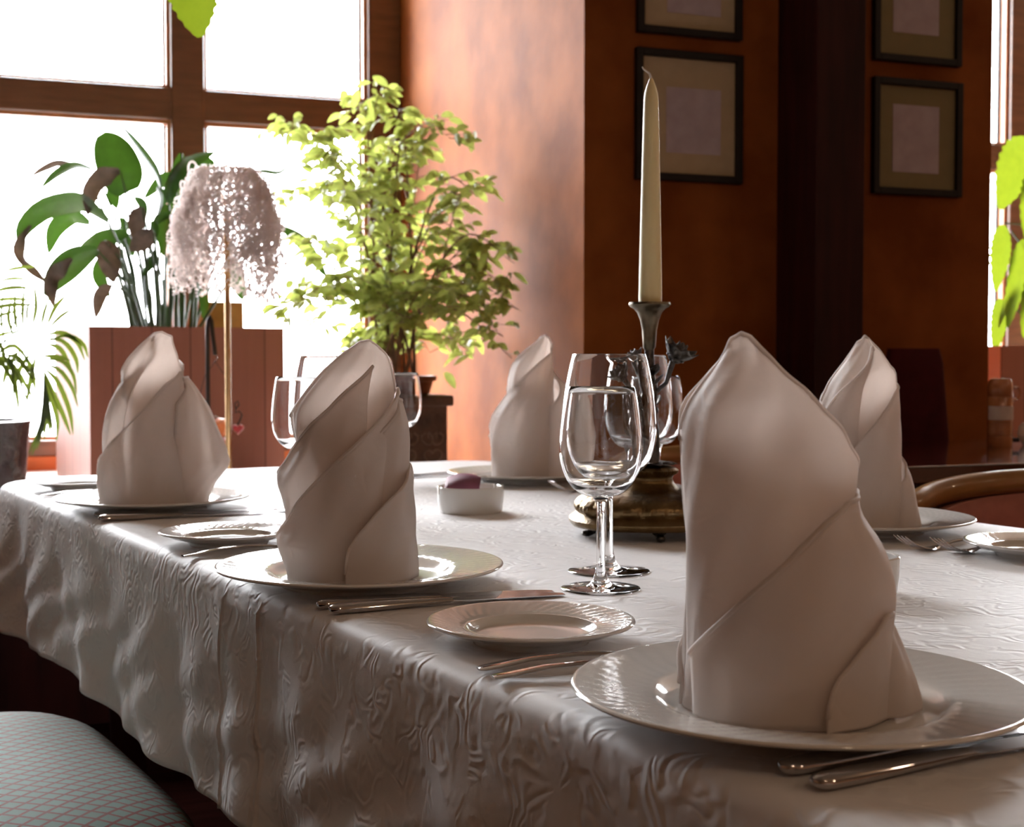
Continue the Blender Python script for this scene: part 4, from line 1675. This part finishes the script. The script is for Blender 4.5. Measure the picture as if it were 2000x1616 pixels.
HKY = 4.12
hk = thing('plant_hook', 'thin black iron hook standing before the wooden planter, hung with wires', 'hook', Vector((PY(408, 800, HKY).x, HKY, SILL)))
b0 = hk.location.copy()
q = lambda px, py, dy=0: PY(px, py, HKY + dy) - b0
m = MB()
m.tube([Vector((0, 0, 0.006)), q(406, 760), q(405, 640), q(407, 625), q(410, 618), q(413, 627), q(415, 650), q(419, 680), q(420, 694)], 0.0065, seg=8)
m.lathe([(0, 0), (0.05, 0), (0.05, 0.006), (0, 0.008)], seg=24)
m.build('rod', M_iron, hk)
m = MB()
m.tube([q(420, 694), q(424, 700), q(422, 708), q(418, 702)], 0.0015, seg=6)
m.tube([q(420, 706), q(400, 735), q(385, 790)], 0.0011, seg=5)
m.tube([q(420, 706), q(440, 735), q(452, 790, -0.01)], 0.0011, seg=5)
m.build('wire', M_iron, hk)
# small hanging ornament (orange and red) held by the wires
gb = thing('hanging_ornament', 'small orange and red glazed ornament with a twig handle, beside the brass lamp pole', 'ornament', q(430, 832) + b0)
m = MB()
m.lathe([(0, -0.035), (0.018, -0.03), (0.028, -0.01), (0.026, 0.008), (0.015, 0.02), (0, 0.024)], seg=20)
m.build('body', M_orange, gb)
m = MB()
m.lathe([(0, -0.062), (0.02, -0.058), (0.024, -0.044), (0.012, -0.034), (0, -0.033)], seg=20)
m.build('lower_bowl', M_red, gb)
m = MB()
m.tube([(-0.028, 0, 0.012), (-0.016, 0, 0.03), (0.004, 0, 0.02), (0.026, 0, 0.024), (0.034, 0, 0.042)], 0.0016, seg=6)
m.build('handle', M_label, gb)
hh = thing('heart_hanger', 'red heart pendant hanging from a black wire loop, right of the lamp pole', 'ornament', PY(465, 838, 4.35))
m = MB()
pts = []
for k in range(40):
    a = 2 * PI * k / 40
    x = 16 * math.sin(a) ** 3
    y = 13 * math.cos(a) - 5 * math.cos(2 * a) - 2 * math.cos(3 * a) - math.cos(4 * a)
    pts.append((x * 0.00115, y * 0.00115))
rows = [[(x * s_, d_, y * s_) for x, y in pts] for s_, d_ in ((0.2, -0.009), (0.8, -0.008), (1, -0.003), (1, 0.003), (0.8, 0.008), (0.2, 0.009))]
vr = m.grid(rows, closed=True)
m.face(vr[0])
m.face(vr[-1])
m.build('heart', M_red, hh)
m = MB()
m.tube([(-0.002, 0, 0.012), (0.008, 0, 0.03), (0.013, 0, 0.045), (0.004, 0, 0.056), (-0.008, 0, 0.05), (-0.006, 0, 0.064), (0.004, 0, 0.075), (0.0, 0, 0.088), (-0.009, 0, 0.08), (-0.008, 0, 0.066)], 0.0025, seg=6)
m.build('wire_loop', M_iron, hh)

# ---- bead lamp
LY = 3.98
lp = thing('bead_lamp', 'slender brass pole lamp with a shaggy shade of pearly glass beads', 'lamp', Vector((PY(446, 800, LY).x, LY, SILL)))
lb = lp.location.copy()
zt = PY(446, 332, LY).z - SILL
zbm = PY(446, 500, LY).z - SILL
m = MB()
m.lathe([(0, 0), (0.09, 0), (0.092, 0.006), (0.07, 0.014), (0.02, 0.02), (0.010, 0.03)], seg=36)
m.build('foot', M_gold, lp)
MB().tube([(0, 0, 0.02), (0, 0, zbm + 0.12)], 0.0085, seg=14).build('pole', M_gold, lp)
m = MB()
ring = [(0.075 * math.cos(2 * PI * k / 32), 0.075 * math.sin(2 * PI * k / 32), zt - 0.002) for k in range(33)]
m.tube(ring, 0.003, seg=6, cap=False)
for k in range(3):
    a = 2 * PI * k / 3
    m.tube([(0, 0, zbm + 0.11), (0.075 * math.cos(a), 0.075 * math.sin(a), zt - 0.002)], 0.002, seg=5)
m.build('shade_ring', M_gold, lp)
random.seed(21)
bme = bmesh.new()
tmpl = bmesh.new()
bmesh.ops.create_icosphere(tmpl, subdivisions=1, radius=1.0)
tv = [v.co.copy() for v in tmpl.verts]
tf = [[v.index for v in f.verts] for f in tmpl.faces]
tmpl.free()
V_, F_ = [], []


def bead(c, r):
    o_ = len(V_)
    for v in tv:
        V_.append((c[0] + v.x * r, c[1] + v.y * r, c[2] + v.z * r))
    for f in tf:
        F_.append([o_ + i for i in f])


shade_h = zt - (PY(446, 572, LY).z - SILL)
for st in range(330):
    a = random.uniform(0, 2 * PI)
    r = 0.07 + random.uniform(-0.01, 0.01)
    ph = random.uniform(0, 6.28)
    bulge = random.uniform(0.055, 0.085)
    Ls = shade_h * random.uniform(0.62, 1.05)
    step = 0.0068
    n = int(Ls / step)
    for i in range(n):
        k = i * step / shade_h
        prof_r = r + bulge * min(1, (k * 2.2)) ** 0.6 + 0.008 * math.sin(k * 22 + ph)
        aa = a + 0.12 * math.sin(k * 16 + ph) + 0.06 * math.sin(k * 37 + ph * 2)
        z = zt - i * step + 0.004 * math.sin(i * 0.9 + ph)
        bead((prof_r * math.cos(aa), prof_r * math.sin(aa), z), random.uniform(0.0026, 0.0038))
    if random.random() < 0.45:
        bead((prof_r * math.cos(aa), prof_r * math.sin(aa), z - 0.008), 0.0068)
# looping tangles
for st in range(70):
    a = random.uniform(0, 2 * PI)
    z = zt - random.uniform(0.01, shade_h * 0.75)
    kz = (zt - z) / shade_h
    R_ = 0.075 + 0.062 * min(1, kz * 2.2) ** 0.6
    for i in range(30):
        t2 = i / 30 * PI * 2
        rr = R_ + 0.006 + 0.014 * math.sin(t2)
        aa = a + 0.16 * math.cos(t2)
        bead((rr * math.cos(aa), rr * math.sin(aa), z + 0.028 * math.sin(t2 * 1.0 + 1.0)), 0.003)
me = bpy.data.meshes.new('bead_shade')
me.from_pydata(V_, [], F_)
for p in me.polygons:
    p.use_smooth = True
o = link('bead_shade', me, M_bead, lp)
o['kind'] = 'stuff'
bme.free()

# ---- carved plinth, clay pot, weeping fig
FY = 4.52
fc = Vector(((772 - 1000) / FPX * FY, FY, 0))
ptop = PY(772, 773, FY - 0.14).z
pl = thing('carved_plinth', 'dark carved wooden plinth with heart relief standing against the orange wall', 'plinth', Vector((fc.x, fc.y, SILL)), RA)
hp = ptop - SILL
pwid = 0.27
m = MB()
m.box((0, 0, (hp - 0.03) / 2), (pwid, pwid, hp - 0.03), bevel=0.004)
m.build('body', M_plinth, pl, smooth=False)
m = MB()
m.box((0, 0, hp - 0.018), (pwid + 0.035, pwid + 0.035, 0.036), bevel=0.008)
m.build('cap', M_plinth, pl, smooth=False)
m = MB()
for face in (0, 1):
    def fp(x, z):
        return (x, -pwid / 2 - 0.001, z) if face == 0 else (pwid / 2 + 0.001, x, z)
    for (cx, cz, s_) in ((0.0, 0.1, 1.0), (0.085, 0.10, 1.0), (-0.085, 0.1, 1.0)):
        hp_ = []
        for k in range(33):
            a = 2 * PI * k / 32
            x = 16 * math.sin(a) ** 3
            y = 13 * math.cos(a) - 5 * math.cos(2 * a) - 2 * math.cos(3 * a) - math.cos(4 * a)
            hp_.append(fp(cx + x * 0.0018 * s_, cz + y * 0.002 * s_))
        m.tube(hp_, 0.004, seg=6)
        for sgn in (-1, 1):
            sp_ = [fp(cx + sgn * (0.012 + 0.03 * k / 10 * math.cos(k * 0.75)), cz + 0.06 + 0.02 * math.sin(k * 0.75)) for k in range(11)]
            m.tube(sp_, 0.0035, seg=5)
m.build('relief', M_plinth_r, pl)

tree = thing('weeping_fig', 'bushy variegated weeping fig in a small clay pot on the carved plinth', 'plant', Vector((fc.x, fc.y, ptop)))
pz = PY(772, 735, FY - 0.1).z - ptop
m = MB()
m.lathe([(0, 0), (0.105, 0), (0.112, 0.004), (0.124, pz - 0.018), (0.134, pz - 0.016), (0.136, pz), (0.126, pz), (0.118, pz - 0.012), (0, pz - 0.014)], seg=48)
m.build('pot', M_terr, tree)
random.seed(77)
tips = [(700, 215), (742, 175), (600, 262), (556, 262), (575, 330), (545, 395), (590, 470), (660, 300), (770, 235), (830, 285), (878, 270), (915, 365), (935, 385),
        (890, 400), (860, 450), (960, 480), (1005, 515), (985, 560), (1020, 610), (985, 660), (1000, 700), (930, 695), (950, 600), (860, 560), (880, 640), (640, 560), (585, 600), (560, 625),
        (620, 650), (650, 690), (690, 600), (660, 480), (720, 380), (780, 360), (840, 690), (700, 700), (740, 640), (800, 620), (640, 400), (760, 480), (820, 500), (675, 540), (620, 350),
        (740, 280), (800, 300), (700, 430), (905, 520), (930, 560)]
LF, TW_, BR = MB(), MB(), MB()
tb0 = tree.location.copy()


def clampwall(p):
    """keep clear of the orange side wall and the glass (world coords)"""
    for _ in range(40):
        s_ = (p - C0).dot(R2)
        n_ = (p - C0).dot(N2)
        if s_ > -0.075 or n_ > WN - 0.1:
            p = Vector((p.x * 0.99, p.y * 0.99, CAMZ + (p.z - CAMZ) * 0.99))
        else:
            break
    return p


def fig_leaf(p, d, L, hw):
    d = d.normalized()
    e = p + d * L + Vector((0, 0, -L * random.uniform(0.1, 0.5)))
    midp = (p + e) / 2 + Vector((0, 0, L * 0.12))
    ribbon_leaf(LF, [p - tb0, midp - tb0, e - tb0], hw, random.uniform(-1.0, 1.0), n=5, fold=0.25, tipw=0.02)


trunks = [(-0.06, 0.01), (0.03, 0.03), (0.0, -0.03), (0.065, -0.01), (-0.03, 0.04)]
tpaths = []
for ti, (tx, ty) in sorted(enumerate(tips), key=lambda q: q[0] % 4 != 0):
    Yt = FY + random.uniform(-0.30, 0.22)
    end = clampwall(PY(tx, ty, Yt))
    b_ = tb0 + Vector((trunks[ti % 5][0], trunks[ti % 5][1], pz - 0.012))
    up = Vector((0, 0, 1))
    L_ = (end - b_).length
    rise = max(0.0, end.z - b_.z)
    m1 = b_ + Vector(((end.x - b_.x) * 0.18, (end.y - b_.y) * 0.2, 0.15 + rise * 0.33))
    m2 = b_ + Vector(((end.x - b_.x) * 0.58, (end.y - b_.y) * 0.6, 0.12 + rise * 0.80 + 0.05))
    if ti % 4 == 0:
        path = [clampwall(p) for p in catmull([b_, m1, m2, end], 16)]
        tpaths.append(path)
    else:
        tpth = min(tpaths, key=lambda P: min((q - end).length for q in P[6:]))
        cands = [q for q in tpth[2:13] if q.z < end.z + 0.10] or tpth[2:4]
        st_ = min(cands, key=lambda q: abs((q - end).length - 0.28))
        m2 = st_.lerp(end, 0.55) + Vector((0, 0, 0.05))
        path = [clampwall(p) for p in catmull([st_, m2, end], 16)]
    rr = 0.0062 if ti % 4 == 0 else 0.003
    (BR if ti % 4 == 0 else TW_).tube([p - tb0 for p in path], [rr * (1 - 0.8 * i / 16) for i in range(17)], seg=6)
    nl = 13
    for i in range(nl):
        k = (0.36 if ti % 4 == 0 else 0.18) + (0.64 if ti % 4 == 0 else 0.82) * (i + random.random() * 0.8) / nl
        j = min(15, int(k * 16))
        p = path[j].lerp(path[j + 1], min(1, max(0, k * 16 - j)))
        # side twig
        a = random.uniform(0, 2 * PI)
        dd = Vector((math.cos(a), math.sin(a) * 0.8, random.uniform(-0.2, 0.5))).normalized()
        tl = random.uniform(0.03, 0.10)
        q_ = clampwall(p + dd * tl)
        TW_.tube([p - tb0, q_ - tb0], [0.0016, 0.0009], seg=4, cap=False)
        for u in range(3):
            w = p.lerp(q_, 0.35 + 0.33 * u)
            a2 = a + random.choice((-1, 1)) * random.uniform(0.3, 1.0)
            d2 = Vector((math.cos(a2), math.sin(a2), random.uniform(-0.5, 0.3)))
            fig_leaf(clampwall(w), d2, random.uniform(0.036, 0.058), random.uniform(0.0085, 0.013))
for (px, py, dx, dz) in [(728, 150, 1, -0.2), (700, 175, -0.3, -1), (722, 195, 0.3, -1), (868, 728, 0.6, -0.6)]:
    fig_leaf(clampwall(PY(px, py, FY - 0.1)), Vector((dx, 0, dz)), 0.05, 0.014)
BR.build('trunks', M_bark, tree)
TW_.build('twigs', M_twig, tree)
LF.build('foliage', M_leaf_fic, tree, angle=60)

# ---- palm in a black pot, far left
KY = 3.95
pc = Vector(((-38 - 1000) / FPX * KY, KY, SILL))
palm = thing('potted_palm', 'feathery palm in a glossy black pot at the left edge of the window ledge', 'plant', pc)
ph_ = PY(0, 822, KY).z - SILL
m = MB()
m.lathe([(0, 0), (0.105, 0), (0.112, 0.006), (0.118, ph_ * 0.5), (0.128, ph_ - 0.01), (0.134, ph_), (0.126, ph_ + 0.002), (0.118, ph_ - 0.02), (0, ph_ - 0.02)], seg=40, square=0.6)
m.build('pot', M_blackpot, palm)
FR, RB = MB(), MB()
random.seed(5)


def frond(pts, nleaf, L, droop=0.5, spread=0.9, Yo=0.0):
    P_ = catmull([PY(px, py, KY + Yo + d) - pc for px, py, d in pts], 24)
    RB.tube(P_, [0.004 * (1 - 0.75 * i / 24) for i in range(25)], seg=5)
    for i in range(nleaf):
        k = 0.22 + 0.78 * i / nleaf
        j = min(23, int(k * 24))
        p = P_[j]
        t = (P_[j + 1] - P_[j]).normalized()
        for sgn in (-1, 1):
            s_ = t.cross(Vector((0, 1, 0))).normalized() * sgn
            d = (s_ * spread + t * 0.75 + Vector((0, random.uniform(-.4, .4), 0))).normalized()
            LL = L * (0.6 + 0.5 * math.sin(PI * k)) * random.uniform(0.8, 1.1)
            e = p + d * LL + Vector((0, 0, -LL * droop * random.uniform(0.6, 1.3)))
            mid = p + d * LL * 0.5 + Vector((0, 0, -LL * droop * 0.12))
            ribbon_leaf(FR, [p, mid, e], 0.007, random.uniform(-0.8, 0.8), n=6, fold=0.1)


frond([(-30, 815, 0), (-50, 700, 0.1), (-40, 620, 0.1), (-10, 560, 0.1), (20, 500, 0.1)], 9, 0.15, 0.15)
frond([(-30, 815, 0), (-60, 720, 0.0), (-90, 640, 0.0), (-130, 600, 0.0)], 9, 0.15, 0.4)
frond([(-30, 815, 0), (-50, 760, -0.05), (-30, 700, -0.08), (10, 690, -0.1), (40, 720, -0.1)], 8, 0.11, 0.8, 0.5)


def traced(px_list, hw=3.0, dy=0.0):
    ribbon_leaf(FR, [PY(px, py, KY + dy) - pc for px, py in px_list], hw * KY / FPX, random.uniform(0.2, 0.9), n=10, fold=0.1)


def rib(px_list, dy=0.0):
    RB.tube(catmull([PY(px, py, KY + dy) - pc for px, py in px_list], 16), [0.004 * (1 - 0.7 * i / 16) for i in range(17)], seg=5)


rib([(-30, 815), (-25, 720), (15, 660), (60, 640), (84, 650), (92, 680)], -0.05)
rib([(-30, 815), (-10, 730), (30, 690), (65, 690), (84, 720), (88, 760)], -0.08)
for P_ in ([(45, 648), (44, 600), (48, 556)], [(62, 640), (70, 600), (66, 545)], [(25, 655), (16, 620), (22, 585)], [(90, 640), (108, 600), (132, 574)], [(92, 645), (118, 618), (146, 601)],
           [(80, 640), (86, 610), (96, 580)], [(8, 668), (2, 620), (6, 570)], [(55, 642), (52, 610), (60, 585)], [(35, 652), (28, 610), (30, 570)], [(15, 662), (30, 625), (52, 600)],
           [(88, 655), (120, 650), (150, 668), (166, 705)], [(90, 660), (125, 668), (148, 700), (152, 730)], [(92, 672), (118, 682), (140, 720)], [(92, 668), (130, 655), (162, 672), (172, 700)]):
    traced(P_, 5.0, -0.05)
for P_ in ([(84, 695), (110, 697), (138, 704)], [(85, 712), (115, 722), (140, 755), (152, 795)], [(85, 718), (112, 745), (135, 800), (143, 850)], [(86, 724), (105, 770), (125, 815), (138, 850)],
           [(86, 730), (98, 770), (112, 820), (110, 862)], [(86, 735), (92, 790), (104, 845)], [(87, 745), (90, 800), (86, 860)], [(87, 750), (86, 810), (72, 880)], [(88, 760), (82, 830), (62, 890)],
           [(88, 755), (84, 820), (56, 888)], [(85, 702), (120, 705), (142, 730), (150, 770)], [(86, 740), (94, 800), (98, 850)], [(60, 690), (40, 720), (28, 760)], [(70, 695), (60, 740), (52, 790)],
           [(35, 690), (15, 720), (5, 755)], [(45, 690), (62, 722), (70, 770)]):
    traced(P_, 5.0, -0.08)
MB().tube([(0, 0, ph_ - 0.03), (0.004, 0, ph_ + 0.05), (0.0, 0, ph_ + 0.12)], [0.018, 0.014, 0.008], seg=10).build('stem', M_bark, palm)
RB.build('ribs', M_stem_g, palm)
FR.build('fronds', M_leaf_palm, palm, angle=60)


# ---- broad serrated leaves (vine above left, climber at the right window)
def big_leaf(m, base, tip, hw, roll=0.0, n=18):
    base, tip = Vector(base), Vector(tip)
    mid = (base + tip) / 2 + Vector((0, -0.01, 0.01))

    def prof(k):
        w = math.sin(PI * min(1, k ** 0.75 * 0.97 + 0.02)) ** 0.7
        return max(0.02, w * (1 + 0.07 * math.sin(k * 60)))
    ribbon_leaf(m, [base, mid, tip], hw, roll, n=n * 2, prof=prof, fold=0.12)


vy = 3.1
vt = PY(405, -330, vy)
vine = thing('hanging_vine', 'hanging vine with one bright lime leaf dangling into view at the top left', 'plant', Vector((vt.x, vt.y, ZC)))
vb = vine.location.copy()
m = MB()
big_leaf(m, PY(368, -75, vy) - vb, PY(390, 73, vy) - vb, 50 * vy / FPX, 0.15)
big_leaf(m, PY(440, -160, vy) - vb, PY(500, -30, vy) - vb, 45 * vy / FPX, 0.4)
m.build('leaves', M_leaf_bright, vine, angle=60)
m = MB()
m.tube([Vector((0, 0, 0)), PY(420, -250, vy) - vb, PY(400, -150, vy) - vb, PY(368, -75, vy) - vb], [0.003, 0.003, 0.0025, 0.002], seg=6)
m.tube([PY(410, -200, vy) - vb, PY(440, -160, vy) - vb], 0.002, seg=6)
m.build('stem', M_stem_g, vine)

# right bay: pink planter with climber
qy = 4.95
qx = (1955 - 1000) / FPX * qy
qz = PY(1955, 676, qy).z
pk = thing('pink_planter', 'pinkish brown planter of vertical boards at the right edge of the photo', 'planter', Vector((qx, qy, SILL)), PL_A)
hq = qz - SILL
m = MB()
m.box((0.33, 0.011, hq / 2), (0.66, 0.022, hq)).box((0.33, 0.449, hq / 2), (0.66, 0.022, hq))
m.box((0.011, 0.23, hq / 2), (0.022, 0.416, hq)).box((0.649, 0.23, hq / 2), (0.022, 0.416, hq))
pkb = m.build('box', M_pink, pk, smooth=False, uvbox=True)
MB().box((0.33, 0.23, hq - 0.05), (0.616, 0.416, 0.02)).build('soil', M_soil, pkb, smooth=False)
cy = 5.12
cl = thing('climbing_plant', 'tall climber with large lime green backlit leaves at the right window', 'plant', Vector((PY(2010, 676, cy).x + 0.03, cy + 0.06, qz - 0.04)))
clb = cl.location.copy()
m = MB()
for (bx_, by_, tx_, ty_, hw_, rl) in [(2010, 272, 1952, 408, 44, 0.35), (2035, 330, 2005, 470, 40, 0.5), (1962, 440, 1944, 570, 24, 0.3), (1958, 585, 1942, 690, 22, 0.4), (2005, 470, 1968, 640, 36, 0.7),
                                      (2045, 520, 2000, 660, 40, 0.5), (2050, 180, 2015, 300, 42, 0.5), (1978, 560, 1950, 640, 16, 0.8), (2070, 400, 2050, 540, 45, 0.3)]:
    big_leaf(m, PY(bx_, by_, cy) - clb, PY(tx_, ty_, cy - 0.08) - clb, hw_ * cy / FPX, rl)
m.build('leaves', M_leaf_bright, cl, angle=60)
m = MB()
m.tube(catmull([Vector((0, 0, 0)), PY(2005, 600, cy) - clb, PY(2020, 450, cy) - clb, PY(2012, 272, cy) - clb, PY(2050, 150, cy) - clb], 16), 0.006, seg=8)
m.tube([PY(2006, 590, cy) - clb, PY(1975, 560, cy) - clb], 0.003, seg=6)
m.tube([PY(2012, 500, cy) - clb, PY(1975, 452, cy) - clb], 0.003, seg=6)
m.tube([PY(2005, 620, cy) - clb, PY(1965, 590, cy) - clb], 0.003, seg=6)
m.tube([PY(2020, 440, cy) - clb, PY(1960, 436, cy) - clb], 0.003, seg=6)
m.build('stem', M_stem_g, cl)
# ---- dark lacquered side table, maroon chair, ceramic jug
ty0 = 3.02
tA = Vector(((1790 - 1000) / FPX * ty0, ty0, 0))
st = thing('side_table', 'dark glossy lacquered table behind the dining table at right', 'table', tA - R2 * 0.04, RA)
MB().box((1.0, 0.38, TZ - 0.02), (2.0, 0.76, 0.04), bevel=0.004).build('tabletop', M_tabledark, st, smooth=False)
for sx in (0.12, 1.88):
    for sy in (0.08, 0.68):
        MB().box((sx, sy, (TZ - 0.04) / 2), (0.06, 0.06, TZ - 0.04), bevel=0.004).build('leg', M_pilaster, st, smooth=False)
MB().box((1.0, 0.38, TZ - 0.09), (1.84, 0.6, 0.09)).build('apron', M_pilaster, st, smooth=False)

my = 4.02
mc_ = thing('maroon_chair', 'high backed maroon chair standing against the pier behind the dark side table', 'chair', Vector((PY(1800, 800, my).x, my - 0.02, 0)), RA)
zt_ = PY(1800, 681, my).z
m = MB()
hwt, hwb = 0.092, 0.115
rows = []
for i in range(15):
    k = i / 14
    z = 0.44 + (zt_ - 0.44) * k
    hw = hwb + (hwt - hwb) * k
    if k > 0.93:
        hw *= math.sqrt(max(0.0, 1 - ((k - 0.93) / 0.07) ** 2 * 0.12))
    th = 0.028 if k < 0.98 else 0.02
    row = []
    for a in range(24):
        an = 2 * PI * a / 24
        ca, sa = math.cos(an), math.sin(an)
        row.append((math.copysign(abs(ca) ** 0.35, ca) * hw, math.copysign(abs(sa) ** 0.6, sa) * th + 0.05 * k, z))
    rows.append(row)
vr = m.grid(rows, closed=True)
m.face(vr[0])
m.face(vr[-1])
m.build('backrest', M_maroon, mc_)
MB().box((0, -0.14, 0.44), (0.30, 0.32, 0.08), bevel=0.02).build('seat', M_maroon, mc_)
for sx in (-1, 1):
    MB().box((sx * 0.12, -0.27, 0.2), (0.035, 0.035, 0.4)).build('leg', M_pilaster, mc_, smooth=False)
    MB().box((sx * 0.12, -0.01, 0.2), (0.035, 0.035, 0.4)).build('leg', M_pilaster, mc_, smooth=False)

jy = 3.70
jg = thing('ceramic_bottle', 'tall banded copper brown ceramic bottle with paper label on the dark side table', 'bottle', Vector(((1954 - 1000) / FPX * jy, jy, TZ)), 0)
jr = 0.033
m = MB()
jh = PY(1954, 740, jy).z - TZ
prf = [(0, 0), (jr * 0.96, 0), (jr, 0.003), (jr, jh * 0.16), (jr * 0.95, jh * 0.17), (jr, jh * 0.18), (jr, jh * 0.34), (jr * 0.96, jh * 0.35), (jr, jh * 0.36), (jr, jh * 0.72),
       (jr * 0.95, jh * 0.735), (jr, jh * 0.75), (jr, jh * 0.88), (jr * 0.97, jh * 0.9), (jr * 0.9, jh * 0.97), (jr * 0.78, jh), (0, jh)]
m.lathe(prf, seg=40)
jb = m.build('body', M_mill, jg)
m = MB()
m.tube([(jr * 0.95, 0, jh * 0.86), (jr + 0.014, 0, jh * 0.88), (jr + 0.020, 0, jh * 0.80), (jr + 0.014, 0, jh * 0.70), (jr * 0.95, 0, jh * 0.69)], 0.0035, seg=8)
m.build('handle', M_mill, jg)
m = MB()
rows = [[(math.cos(rad(a)) * (jr + 0.0008), math.sin(rad(a)) * (jr + 0.0008), z) for z in (jh * 0.40, jh * 0.60)] for a in range(-170, -15, 8)]
m.grid(rows)
m.build('label', M_label, jb)
m = MB()
m.tube([(jr * 0.9, 0, jh * 0.10), (jr + 0.018, 0, jh * 0.10)], 0.006, seg=8)
m.build('spout', M_iron, jg)

# little white sugar bowl just entering at the right edge
sb = MB()
sb.lathe([(0, 0), (0.02, 0), (0.034, 0.018), (0.037, 0.034), (0.033, 0.052), (0.024, 0.062), (0.0, 0.066)], seg=32)
tag(sb.build('sugar_bowl', M_porcelain), 'small rounded white bowl at the right edge on the dark side table', 'bowl', None, Vector(((2016 - 1000) / FPX * 3.75, 3.75, TZ)))
